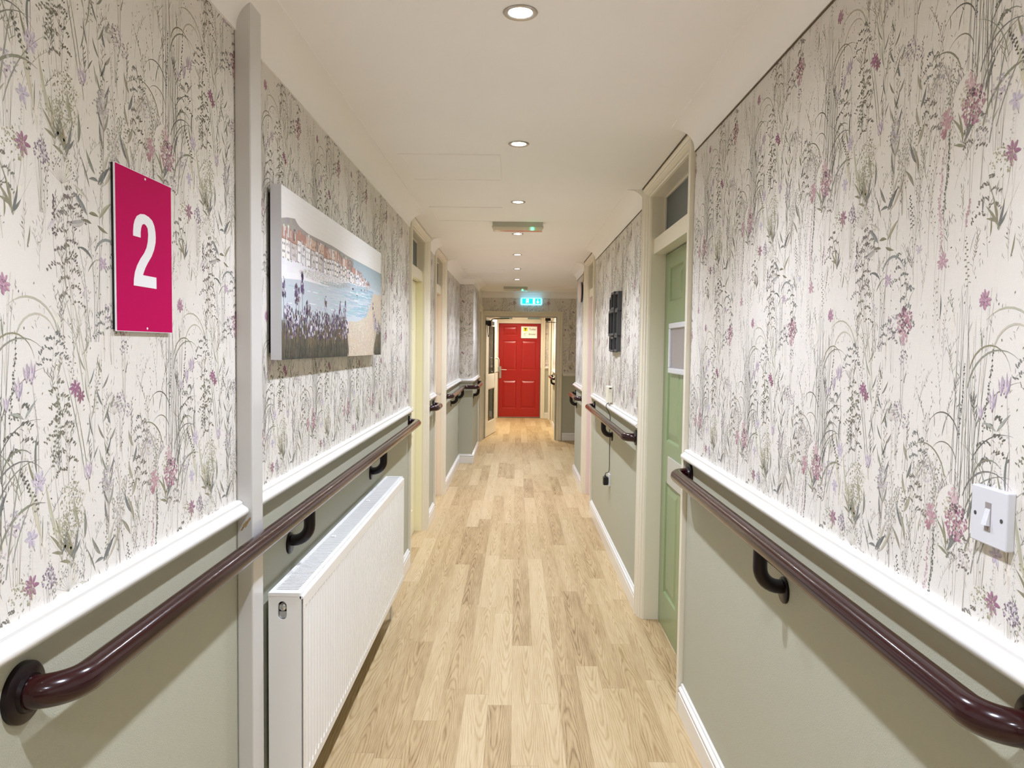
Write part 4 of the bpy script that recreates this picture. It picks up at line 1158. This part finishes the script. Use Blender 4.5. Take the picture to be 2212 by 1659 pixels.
# ------------------------------------------------------------------ seaside canvas
CY0, CY1, CZ0, CZ1, CXF = 2.140, 3.708, 1.4545, 1.958, -.678
t = thing('canvas_painting', (XL, 2.92, 1.70), 'wide canvas of a seaside village and lavender on the left wallpaper', 'painting')
MB().box(XL + .001, -.7095, CY0 + .02, CY1 - .02, CZ0 + .02, CZ1 - .02).build('gap_block', 'black', parent=t)  # black block painted for the shadow in the gap behind the canvas
pb = MB().box(-.7095, CXF, CY0, CY1, CZ0, CZ1)
rnd.seed(21)
INK, DS, WS, GREY = 1.0, 1.0, 1.0, 0.0
Q.clear(); QC.clear()
def fill(pts, c):      # polygon as a fan of thin quads from its centre
    cx_ = sum(p[0] for p in pts) / len(pts); cy_ = sum(p[1] for p in pts) / len(pts)
    for a, b in zip(pts, pts[1:] + pts[:1]): quad((a, b, (cx_, cy_), (cx_, cy_)), lin_ink(c))
def lin_ink(c): return c
def strip(top, bot, c0, c1, n=5, j=3):      # graded band between two polylines with the same x samples
    for (xa, ta), (xb, tb), (_, ba), (_, bb) in zip(top, top[1:], bot, bot[1:]):
        for k in range(n):
            f0, f1 = k / n, (k + 1) / n; f = (k + .5) / n
            c = tuple(c0[i] + (c1[i] - c0[i]) * f + rnd.uniform(-j, j) for i in range(3))
            quad(((xa, ta + (ba - ta) * f0), (xb, tb + (bb - tb) * f0), (xb, tb + (bb - tb) * f1), (xa, ta + (ba - ta) * f1)), c)
def res(pl, xs):
    out = []
    for x in xs:
        for (a, ya), (b, yb) in zip(pl, pl[1:]):
            if a <= x <= b + 1e-9: out.append((x, ya + (yb - ya) * (x - a) / (b - a))); break
        else: out.append((x, pl[0][1] if x < pl[0][0] else pl[-1][1]))
    return out
xs = [CY0 + (CY1 - CY0) * i / 60 for i in range(61)]
top = [(x, CZ1) for x in xs]; bot = [(x, CZ0) for x in xs]
hor = [(x, 1.853) for x in xs]
strip(top, hor, (238, 238, 240), (226, 222, 218), 6, .6)                       # sky
strip([(x, 1.856) for x in xs if x > 2.9], [(x, 1.755) for x in xs if x > 2.9], (156, 172, 180), (182, 194, 200), 10, 2)   # far sea
shore = res([(CY0, 1.752), (2.6, 1.757), (3.35, 1.764), (CY1, 1.757)], xs)
wt = res([(CY0, 1.690), (2.36, 1.704), (2.67, 1.708), (3.02, 1.748), (3.43, 1.762), (CY1, 1.757)], xs)
strip(shore, wt, (226, 224, 230), (232, 230, 234), 3, 3)                        # pale shore
strip(wt, bot, (190, 198, 206), (198, 204, 210), 14, 1.5)                         # bay
for i in range(260):     # brushed water
    x = rnd.uniform(2.5, 3.5); y = rnd.uniform(1.62, 1.75) - max(0, 3.0 - x) * .07; L = rnd.uniform(.05, .16); f = max(0, min(1, (x - 2.6) / .6))
    c = (188 - 38 * f + rnd.uniform(-6, 10), 198 - 16 * f + rnd.uniform(-6, 8), 206 - 12 * f + rnd.uniform(-4, 6))
    quad(((x, y), (min(x + L, 3.6), y + .001), (min(x + L, 3.6) - .01, y + rnd.uniform(.003, .006)), (x + .01, y + .004)), c)
for i in range(50):
    x = rnd.uniform(2.2, 3.45); y = rnd.uniform(1.61, 1.745 if x > 3 else 1.70); L = rnd.uniform(.02, .09)
    quad(((x, y), (x + L, y + .001), (x + L * .9, y + .003), (x + L * .1, y + .003)), rnd.choice(((228, 234, 238), (206, 218, 224), (168, 188, 198))))
# hill behind the houses
hill = res([(CY0, 1.862), (2.19, 1.872), (2.27, 1.882), (2.31, 1.866), (2.42, 1.858), (2.74, 1.862), (2.9, 1.858), (3.02, 1.854), (3.1, 1.852)], [x for x in xs if x < 3.1])
strip(hill, [(x, 1.80) for x, _ in hill], (158, 154, 150), (176, 166, 156), 4, 5)
# houses
hx_ = CY0 + .004; k = 0
while hx_ < 3.40:
    wd = rnd.uniform(.028, .062) * (1.15 if hx_ < 2.6 else .85)
    base = 1.752 + .008 * (hx_ - 2.14) / 1.2 + rnd.uniform(-.004, .004)
    ridge = res([(CY0, 1.846), (2.3, 1.850), (2.8, 1.846), (3.02, 1.835), (3.16, 1.818), (3.42, 1.772)], [min(hx_, 3.4)])[0][1] + rnd.uniform(-.010, .006)
    eave = ridge - (ridge - base) * rnd.uniform(.3, .45)
    cw = rnd.choice(((238, 236, 236), (226, 224, 228), (236, 230, 224), (204, 196, 192))); cr_ = rnd.choice(((190, 146, 130), (208, 180, 162), (176, 138, 126), (198, 164, 146), (160, 140, 134), (222, 210, 202)))
    quad(((hx_, base), (hx_ + wd, base), (hx_ + wd, eave), (hx_, eave)), cw)
    quad(((hx_ + wd * .72, base), (hx_ + wd, base), (hx_ + wd, eave), (hx_ + wd * .72, eave)), (176, 170, 176))
    quad(((hx_ - .002, eave), (hx_ + wd + .002, eave), (hx_ + wd * .95, ridge), (hx_ + wd * .05, ridge)), cr_)
    if rnd.random() < .5: quad(((hx_ + wd * .3, eave + .2 * (ridge - eave)), (hx_ + wd * .62, eave + .2 * (ridge - eave)), (hx_ + wd * .6, ridge + .008), (hx_ + wd * .34, ridge + .008)), rnd.choice(((230, 226, 226), (150, 120, 112), (120, 108, 104))))
    quad(((hx_ - .001, eave - .002), (hx_ + wd, eave - .002), (hx_ + wd, eave), (hx_, eave)), (120, 96, 88))
    for r in range(2):
        for q_ in range(3):
            wx, wz = hx_ + wd * (.12 + .2 * q_), eave - .012 - .022 * r
            if wz > base + .01: quad(((wx, wz - .007), (wx + .005, wz - .007), (wx + .005, wz), (wx, wz)), (60, 60, 66))
    hx_ += wd * rnd.uniform(.8, 1.05); k += 1
for i in range(120):
    x = rnd.uniform(CY0 + .01, 3.4); f = (x - 2.14) / 1.3
    dot(x, rnd.uniform(1.748, 1.754) + .008 * f, rnd.uniform(.0015, .003), rnd.choice(((120, 104, 100), (150, 130, 120), (96, 86, 86), (166, 150, 140))), 1.6, 0)
for i in range(90):
    x = rnd.uniform(2.45, 3.38); dot(x, rnd.uniform(1.79, 1.85) - max(0, x - 3.0) * .16, rnd.uniform(.003, .006), rnd.choice(((112, 80, 80), (90, 84, 84), (140, 100, 92), (130, 114, 108), (216, 210, 206))), 1.3)
for i in range(900):     # grainy sand spit
    a = rnd.uniform(0, 2 * PI); r = math.sqrt(rnd.random())
    dot(2.67 + math.cos(a) * .36 * r, 1.733 + math.sin(a) * .020 * r + .006 * math.cos(a) * r, .0017, rnd.choice(((176, 166, 152), (190, 178, 160), (160, 152, 142), (206, 196, 180))), 1.3)
for i in range(170):     # loose strokes over the village
    x = rnd.uniform(CY0 + .01, 3.36); lo = 1.758 + .006 * (x - 2.14); hi = res([(CY0, 1.846), (2.8, 1.842), (3.02, 1.832), (3.16, 1.812), (3.42, 1.772)], [x])[0][1]
    y_ = rnd.uniform(lo, hi); hh = rnd.uniform(.008, .026); ww = rnd.uniform(.003, .008)
    quad(((x, y_), (x + ww, y_), (x + ww, min(y_ + hh, hi + .006)), (x, min(y_ + hh * .9, hi + .006))), rnd.choice(((244, 242, 242), (232, 228, 232), (196, 188, 190), (150, 140, 144), (186, 150, 136), (214, 198, 188))))
# boats
for x, y_, s in ((3.072, 1.735, 1.0), (3.237, 1.741, .7)):
    quad(((x - .014 * s, y_), (x + .014 * s, y_), (x + .010 * s, y_ - .007 * s), (x - .010 * s, y_ - .007 * s)), (70, 60, 64)); quad(((x, y_), (x + .002, y_), (x + .001, y_ + .016 * s), (x, y_ + .016 * s)), (80, 70, 70))
quad(((3.138, 1.712), (3.168, 1.712), (3.160, 1.708), (3.144, 1.708)), (70, 76, 90)); quad(((3.146, 1.713), (3.162, 1.713), (3.153, 1.732), (3.151, 1.732)), (238, 240, 244))
for y_ in (1.704, 1.698): quad(((3.145, y_), (3.165, y_), (3.163, y_ - .002), (3.147, y_ - .002)), (120, 134, 150))
# sand path on the right
xa = [2.96 + (CY1 - 2.96) * i / 40 for i in range(41)]
strip(res([(2.96, 1.596), (3.17, 1.60), (3.35, 1.63), (3.44, 1.68), (3.50, 1.742), (CY1, 1.748)], xa), [(x, CZ0) for x in xa], (206, 192, 174), (196, 178, 158), 10, 6)
for i in range(900):
    x = rnd.uniform(2.96, CY1); y_ = rnd.uniform(CZ0 + .003, 1.60 if x < 3.3 else 1.69)
    dot(x, y_, .003, rnd.choice(((216, 202, 184), (186, 168, 148), (200, 186, 168), (226, 214, 200))), 1.2)
# dark grasses and flowers
def gtop(x): return res([(CY0, 1.548), (2.3, 1.545), (2.57, 1.555), (2.94, 1.580), (2.985, 1.50), (3.0, CZ0)], [x])[0][1]
def grass(x0, x1, n, hf):
    for i in range(n):
        x = rnd.uniform(x0, x1); g_ = hf(x)
        if g_ < CZ0 + .02: continue
        h_ = (g_ - CZ0) * rnd.uniform(.35, 1.12); y_ = CZ0 + rnd.uniform(0, max(0.001, g_ - CZ0 - h_ * .6)); w_ = rnd.uniform(.002, .005); lx = rnd.uniform(-.012, .012)
        f = (y_ - CZ0) / (g_ - CZ0)
        c = rnd.choice(((78, 75, 62), (64, 64, 55), (92, 86, 72), (56, 56, 50), (104, 92, 76), (86, 84, 78)))
        if f > .35: c = rnd.choice(((132, 110, 84), (112, 102, 84), (150, 130, 96), (100, 92, 84), c))
        e_ = min(y_ + h_, CZ1)
        quad(((x, y_), (x + w_, y_), (min(max(x + lx + w_ * .3, CY0), CY1), e_), (min(max(x + lx, CY0), CY1), e_)), c)
strip([(x, gtop(x) - .01) for x in xs if x < 3.0], [(x, CZ0) for x in xs if x < 3.0], (118, 108, 92), (60, 59, 50), 6, 5)
grass(CY0 + .004, 2.99, 1500, gtop)
def gr2(x): return res([(3.50, CZ0), (3.54, 1.50), (3.60, 1.55), (CY1, 1.58)], [x])[0][1]
strip([(x, gr2(x) - .01) for x in xs if x > 3.54], [(x, CZ0) for x in xs if x > 3.54], (98, 92, 82), (60, 59, 52), 6, 5)
grass(3.51, CY1 - .006, 260, gr2)
def lav(x, y0, y1, s=1.0):
    quad(((x - .001, y0 - .06), (x + .001, y0 - .06), (x + .001, y0), (x - .001, y0)), (120, 112, 84))
    n_ = int(26 * s * (1 + (y1 - y0) * 8))
    for i in range(n_):
        yy = rnd.uniform(y0, y1); wv = .011 * s * (1 - .5 * (yy - y0) / (y1 - y0 + 1e-6))
        px = min(max(x + rnd.uniform(-wv, wv), CY0 + .012), CY1 - .012)
        dot(px, yy, rnd.uniform(.0024, .0056) * s, rnd.choice(((96, 84, 106), (74, 64, 82), (132, 120, 142), (186, 178, 198), (226, 224, 232), (236, 234, 240), (104, 84, 122), (62, 54, 66), (110, 92, 84))), 1.5, rnd.uniform(60, 120))
lav(2.158, 1.645, 1.690, 1.5); lav(2.348, 1.665, 1.722, 1.6); lav(2.282, 1.63, 1.682, 1.5); lav(2.31, 1.64, 1.672, 1.2)
for x, tp in ((2.20, 1.622), (2.22, 1.60), (2.26, 1.56), (2.40, 1.638), (2.43, 1.628), (2.38, 1.62), (2.47, 1.61), (2.52, 1.625), (2.50, 1.59), (2.634, 1.665), (2.60, 1.60), (2.66, 1.61), (2.76, 1.632), (2.74, 1.60), (2.80, 1.612), (2.855, 1.660), (2.84, 1.63), (2.936, 1.675), (2.92, 1.64), (2.975, 1.592), (2.95, 1.60), (2.70, 1.59), (2.56, 1.58), (2.33, 1.60), (2.29, 1.585), (2.45, 1.575), (2.88, 1.60)):
    lav(x, tp - rnd.uniform(.03, .05), tp, rnd.uniform(1.0, 1.4))
for i in range(520):
    x = rnd.uniform(2.16, 2.97); dot(x, rnd.uniform(1.52, 1.61), rnd.uniform(.003, .006), rnd.choice(((92, 80, 100), (72, 62, 78), (136, 122, 140), (214, 210, 220), (120, 102, 88))), 1.6, rnd.uniform(50, 130))
for x, tp in ((3.50, 1.700), (3.53, 1.66), (3.563, 1.635), (3.56, 1.60), (3.60, 1.61), (3.643, 1.622), (3.62, 1.585), (3.67, 1.60), (3.54, 1.61)): lav(x, tp - .03, tp, 1.0)
PVq = np.array(Q); nq = len(PVq)
PVq[:, :, 0] = np.clip(PVq[:, :, 0], CY0 + .0005, CY1 - .0005); PVq[:, :, 1] = np.clip(PVq[:, :, 1], CZ0 + .0005, CZ1 - .0005)
xe = (CXF + .0002 + .0009 * np.arange(nq) / nq)[:, None] * np.ones((1, 4))
P3 = np.stack([xe, PVq[:, :, 0], PVq[:, :, 1]], -1)
org = np.array(t.location)
P3 = P3 - org
pb.v = [tuple(np.array(v) - org) for v in pb.v]
o = ink_mesh('canvas', pb, (P3, np.array([lin(tuple(min(255, max(0, v)) for v in c)) for c in QC])), ['painting'], 0, (206, 206, 210))
o.parent = t

# ------------------------------------------------------------------ light switch
t = thing('light_switch', (XR, 1.08, 1.26), 'white single rocker light switch on the right wallpaper', 'light switch')
SY0, SY1, SZ0, SZ1 = 1.035, 1.117, 1.219, 1.303
h = MB(); h.box(XR - .013, XR, SY0, SY1, SZ0, SZ1)
h.build('face_plate', 'plastic', parent=t, bevel=.002)
yc, zc = (SY0 + SY1) / 2, (SZ0 + SZ1) / 2
h = MB(); h.box(XR - .0138, XR - .0130, yc - .0065, yc + .0065, zc - .021, zc + .021); sr = h.build('rocker_surround', 'notice', parent=t)
h = MB(); x = XR - .0138
h.prism([(x, yc - .0055, zc - .013), (x - .006, yc - .0055, zc - .012), (x, yc - .0055, zc + .012)], (0, .011, 0))
h.build('rocker', 'plastic', parent=t)
for s_ in (-1, 1):
    h = MB(); h.lathe((XR - .0130, yc + s_ * .030, zc), (-1, 0, 0), [(.0032, 0), (.0032, .0004), (.0015, .0005)], 16); h.build('screw', 'chip' if 0 else 'charcoal', parent=t)

# ------------------------------------------------------------------ dark multi-aperture photo frame on the right
t = thing('photo_frame', (XR, 5.27, 1.68), 'dark grey cluster photo frame of overlapping small frames on the right wallpaper', 'picture frame')
FR = [(5.28, 5.43, 1.765, 1.868, .030), (5.135, 5.30, 1.770, 1.893, .036), (4.99, 5.155, 1.758, 1.885, .028), (5.36, 5.50, 1.590, 1.770, .026), (5.13, 5.42, 1.590, 1.768, .036), (5.00, 5.14, 1.590, 1.762, .030),
      (5.30, 5.43, 1.480, 1.592, .028), (5.155, 5.31, 1.474, 1.582, .034), (5.01, 5.165, 1.478, 1.590, .028)]
for y0, y1, z0, z1, dp in FR:
    h = MB(); b_ = .016; xf = XR - dp
    h.box(xf, XR, y0, y1, z1 - b_, z1); h.box(xf, XR, y0, y1, z0, z0 + b_); h.box(xf, XR, y0, y0 + b_, z0 + b_, z1 - b_); h.box(xf, XR, y1 - b_, y1, z0 + b_, z1 - b_)
    fo = h.build('frame_unit', 'charcoal', parent=t, bevel=.001)
    MB().box(XR - .010, XR, y0 + b_, y1 - b_, z0 + b_, z1 - b_).build('photo', 'photo', parent=fo)

# ------------------------------------------------------------------ alarm receiver, trunking, cord, plug, socket
t = thing('alarm_receiver', (XR, 5.45, 1.16), 'small ivory box with a dark display above the dado rail on the right', 'alarm box')
MB().box(XR - .034, XR, 5.375, 5.52, 1.105, 1.222).build('case', 'ivory', parent=t, bevel=.003)
MB().box(XR - .027, XR - .009, 5.3735, 5.3752, 1.205, 1.213).build('display', 'black', parent=t)
h = MB()
for z_ in (1.190, 1.182): h.box(XR - .027, XR - .011, 5.3742, 5.3752, z_, z_ + .0015)
h.build('button_line', 'notice', parent=t)
h = MB().box(XR - .010, XR, 5.60, 5.614, 1.222, 1.38)
tag(h.build('cable_trunking', 'ivory', bevel=.001, loc=(XR, 5.607, 1.3)), 'thin ivory cable trunking running up the wallpaper above the ivory box', 'trunking')
h = MB(); h.box(XR - .010, XR, 5.60, 5.685, 1.10, 1.15)
h.box(XR - .0115, XR - .010, 5.65, 5.66, 1.108, 1.142)
tag(h.build('fused_spur', 'plastic', bevel=.001, loc=(XR, 5.64, 1.12)), 'small white wall plate just beyond the ivory box on the right', 'wall plate')
h = MB(); h.box(XR - .012, XR, 5.40, 5.487, .487, .573)
t = thing('wall_socket', (XR, 5.44, .53), 'white wall socket low on the sage wall with a black plug in it', 'socket')
h.build('socket_plate', 'plastic', parent=t, bevel=.0015)
MB().box(XR - .014, XR - .012, 5.41, 5.425, .55, .562).build('switch', 'plastic', parent=t)
t = thing('plug_adapter', (XR - .03, 5.45, .53), 'black plug adapter pushed into the low white wall socket', 'plug')
MB().box(XR - .050, XR - .0145, 5.425, 5.478, .490, .552).build('plug_body', 'black', parent=t, bevel=.006)
MB().lathe((XR - .034, 5.452, .550), (0, 0, 1), [(.007, 0), (.004, .014)], 14).build('strain_relief', 'black', parent=t, smooth=True)
cp = [(XR - .014, 5.46, 1.108), (XR - .020, 5.46, 1.098), (XR - .036, 5.45, 1.085), (XR - .036, 5.44, 1.060), (XR - .020, 5.44, 1.035), (XR - .006, 5.46, 1.00), (XR - .006, 5.445, .96), (XR - .007, 5.465, .90), (XR - .006, 5.44, .84), (XR - .007, 5.45, .75), (XR - .006, 5.445, .66), (XR - .007, 5.447, .598), (XR - .016, 5.45, .582), (XR - .030, 5.452, .578), (XR - .034, 5.452, .560)]
sm = []
for i in range(len(cp) - 1):
    p0, p1, p2, p3 = (Vector(cp[max(i - 1, 0)]), Vector(cp[i]), Vector(cp[i + 1]), Vector(cp[min(i + 2, len(cp) - 1)]))
    for k in range(5):
        f = k / 5
        sm.append(.5 * ((2 * p1) + (p2 - p0) * f + (2 * p0 - 5 * p1 + 4 * p2 - p3) * f * f + (-p0 + 3 * p1 - 3 * p2 + p3) * f ** 3))
sm.append(Vector(cp[-1]))
tag(MB().tube(sm, .0026, 8).build('power_cord', 'black', smooth=True, loc=(XR, 5.45, .8)), 'thin black cord hanging from the ivory box down to the black plug', 'cord')

# wall clock beyond the mauve door, seen almost edge on, with its wire
t = thing('wall_clock', (XR, 8.02, 2.10), 'round pale clock with dark rim high on the right wall, seen edge on', 'clock')
h = MB(); h.lathe((XR, 8.02, 2.10), (-1, 0, 0), [(.108, 0), (.108, .014), (.104, .020)], 40); h.build('rim', 'black', parent=t, smooth=True)
h = MB(); h.lathe((XR - .0202, 8.02, 2.10), (-1, 0, 0), [(.106, 0), (.105, .016), (.08, .022)], 40); h.build('clock_face', 'clockface', parent=t, smooth=True)
tag(MB().tube([(XR - .004, 7.90, 2.205), (XR - .004, 7.86, 2.23), (XR - .004, 7.84, 2.27), (XR - .008, 7.80, 2.295)], .005, 8).build('clock_wire', 'chip', smooth=True, loc=(XR, 7.85, 2.25)), 'short thin wire running from the coving to the round clock', 'wire')

# ------------------------------------------------------------------ ceiling: access panels, emergency lights, exit sign
for i, (x0, x1, y0, y1, lb) in enumerate(((-.550, -.090, 3.44, 3.95, 'flush white ceiling access panel, largest one in the photo, left of the lamps'), (-.557, -.103, 4.72, 5.22, 'flush white ceiling access panel just before the first emergency light'),
                                          (-.600, -.150, 8.46, 8.90, 'faint flush ceiling access panel above the left wall projection'), (.386, .846, 10.84, 11.20, 'faint flush ceiling access panel right of the far emergency light'))):
    h = MB(); zt = CZ - .003
    h.box(x0, x1, y0, y1, zt, CZ)
    e = .006
    for a in ((x0 - .004, x0 + e, y0 - .004, y1 + .004), (x1 - e, x1 + .004, y0 - .004, y1 + .004), (x0 + e, x1 - e, y0 - .004, y0 + e), (x0 + e, x1 - e, y1 - e, y1 + .004)): h.box(a[0], a[1], a[2], a[3], CZ - .0055, CZ)
    tag(h.build('access_panel', 'ceiling', loc=((x0 + x1) / 2, (y0 + y1) / 2, CZ)), lb, 'access panel', 'ceiling access panels')

def emergency(loc, label, hw):
    x, y, z_ = loc
    t = thing('emergency_light', loc, label, 'emergency light', 'emergency light bars')
    h = MB(); h.box(x - hw, x + hw, y - .04, y + .04, CZ - .032, CZ); h.box(x - hw - .004, x + hw + .004, y - .043, y + .043, CZ - .036, CZ - .028); h.build('housing', 'em_body', parent=t, bevel=.002)
    h = MB(); h.prism([(x - hw + .004, y - .040, CZ - .036), (x - hw + .004, y - .034, CZ - .058), (x - hw + .004, y + .034, CZ - .058), (x - hw + .004, y + .040, CZ - .036)], (2 * hw - .008, 0, 0))
    for k in range(3): h.box(x - hw + .006, x + hw - .006, y - .0405 + .0016 * k, y - .0395 + .0016 * k, CZ - .042 - .005 * k, CZ - .0405 - .005 * k)
    h.build('diffuser', 'diffuser', parent=t)
    h = MB(); h.box(x + hw * .54, x + hw * .62, y - .045, y - .039, CZ - .056, CZ - .038); h.build('charge_led', 'green_led', parent=t)
emergency((0.0, 5.30, CZ), 'long emergency light bar with green indicator, nearer of the two on the ceiling', .178)
emergency((-.018, 10.87, CZ), 'small looking emergency light bar with green indicator near the exit sign', .172)

t = thing('exit_sign', (.236, YE, 2.235), 'lit cyan and white exit sign above the end doorway', 'exit sign')
ex0, ex1, ez0, ez1 = .060, .408, 2.178, 2.292
yb = YE - .055
pts = [(ex0 + .012, yb, ez0), (ex1 - .012, yb, ez0), (ex1, yb, ez0 + .02), (ex1, yb, ez1 - .02), (ex1 - .012, yb, ez1), (ex0 + .012, yb, ez1), (ex0, yb, ez1 - .02), (ex0, yb, ez0 + .02)]
MB().prism(pts, (0, .055, 0)).build('housing', 'sign_body', parent=t)
MB().box(.090, .256, yb - .003, yb - .0002, 2.198, 2.278).build('pictogram_panel', 'cyan', parent=t)
MB().box(.294, .380, yb - .003, yb - .0002, 2.198, 2.278).build('arrow_panel', 'cyan', parent=t)
h = MB(); y = yb - .0045
for x0, x1, z0, z1 in ((.150, .156, 2.206, 2.272), (.186, .192, 2.206, 2.272), (.156, .186, 2.266, 2.272), (.156, .170, 2.206, 2.211)): h.box(x0, x1, y, y + .0012, z0, z1)
h.lathe((.176, y + .001, 2.257), (0, -1, 0), [(.0045, 0), (.004, .0006)], 12)
h.prism([(.166, y, 2.249), (.178, y, 2.252), (.181, y, 2.244), (.175, y, 2.232), (.184, y, 2.222), (.180, y, 2.218), (.168, y, 2.229), (.158, y, 2.214), (.154, y, 2.218), (.166, y, 2.236)], (0, .0012, 0))
h.build('running_figure', 'lit_white', parent=t)
h = MB(); h.box(.332, .342, y, y + .0012, 2.225, 2.272); h.prism([(.337, y, 2.203), (.360, y, 2.228), (.352, y, 2.236), (.337, y, 2.219), (.322, y, 2.236), (.314, y, 2.228)], (0, .0012, 0))
h.build('down_arrow', 'lit_white', parent=t)
MB().box(.262, .288, yb - .002, yb - .0002, 2.198, 2.278).build('light_bar', 'lit_white', parent=t)

# ------------------------------------------------------------------ recessed downlights
def spot(loc, watts, col, size=126, blend=1.0, rad=.028):
    l = bpy.data.lights.new('spot', 'SPOT'); l.energy = watts; l.color = col; l.spot_size = math.radians(size); l.spot_blend = blend; l.shadow_soft_size = rad
    o_ = bpy.data.objects.new('lamp', l); COL.objects.link(o_); o_.location = loc
    return o_
names = {1.995: 'large round steel downlight nearest the camera, at the top edge of the photo', 3.255: 'round steel downlight beside the nearest access panel, second from the camera', 4.54: 'third round steel downlight, just before the first emergency light', 5.805: 'fourth round steel downlight, just beyond the first emergency light',
         7.10: 'fifth round steel downlight, next beyond the one behind the emergency light', 8.37: 'sixth round steel downlight, second last before the end wall', 9.68: 'last round steel downlight before the far emergency light',
         .71: 'round steel downlight overhead just in front of the camera, out of view', -.57: 'round steel downlight just behind the camera', -1.84: 'round steel downlight well behind the camera'}
t = thing('downlight', (0, LY[3], CZ), names[LY[3]], 'downlight', 'recessed ceiling downlights')
c0 = (0, LY[3], CZ)
h = MB(); n = 48
prof = [(.0445, .0005), (.0455, -.002), (.043, -.0045), (.034, -.0035), (.031, -.001), (.030, .012), (.033, .014), (.0335, 0)]
vs = [(r * math.cos(2 * PI * k / n), LY[3] + r * math.sin(2 * PI * k / n), CZ + z_) for r, z_ in prof for k in range(n)]
h.add(vs, [(i * n + k, i * n + (k + 1) % n, (i + 1) * n + (k + 1) % n, (i + 1) * n + k) for i in range(len(prof) - 1) for k in range(n)])
h.build('bezel', 'steel', parent=t, smooth=True)
h = MB(); h.lathe((0, LY[3], CZ + .010), (0, 0, -1), [(.0295, -.002), (.0295, 0), (.022, .003), (.010, .005)], 36); h.build('lens', 'led', parent=t, smooth=True)
lp = spot((0, 0, -.012), LAMP_W, LAMP_C); lp.name = 'lamp_source'; lp.parent = t
for y in LY:
    if y != LY[3]: dup(t, (0, y, CZ), names[y])
# warm lamps beyond the end doorway and in the recess
for i, (x, y, wt_, col) in enumerate(((0.05, 13.2, 135, FAR_C), (0.05, 14.9, 42, FAR_C))):
    t2 = thing('downlight', (x, y, CZ), ('round downlight just beyond the end doorway, hidden by its head', 'round downlight right in front of the red door, hidden by the doorway head')[i], 'downlight', 'recessed ceiling downlights')
    h = MB(); h.lathe((x, y, CZ), (0, 0, -1), [(.045, 0), (.044, .004), (.036, .005)], 36); h.build('bezel', 'steel', parent=t2, smooth=True)
    h = MB(); h.lathe((x, y, CZ - .005), (0, 0, -1), [(.034, 0), (.030, .003)], 30); h.build('lens', 'led_far', parent=t2, smooth=True)
    lp = spot((0, 0, -.02), wt_, col, 158, .8); lp.name = 'lamp_source'; lp.parent = t2
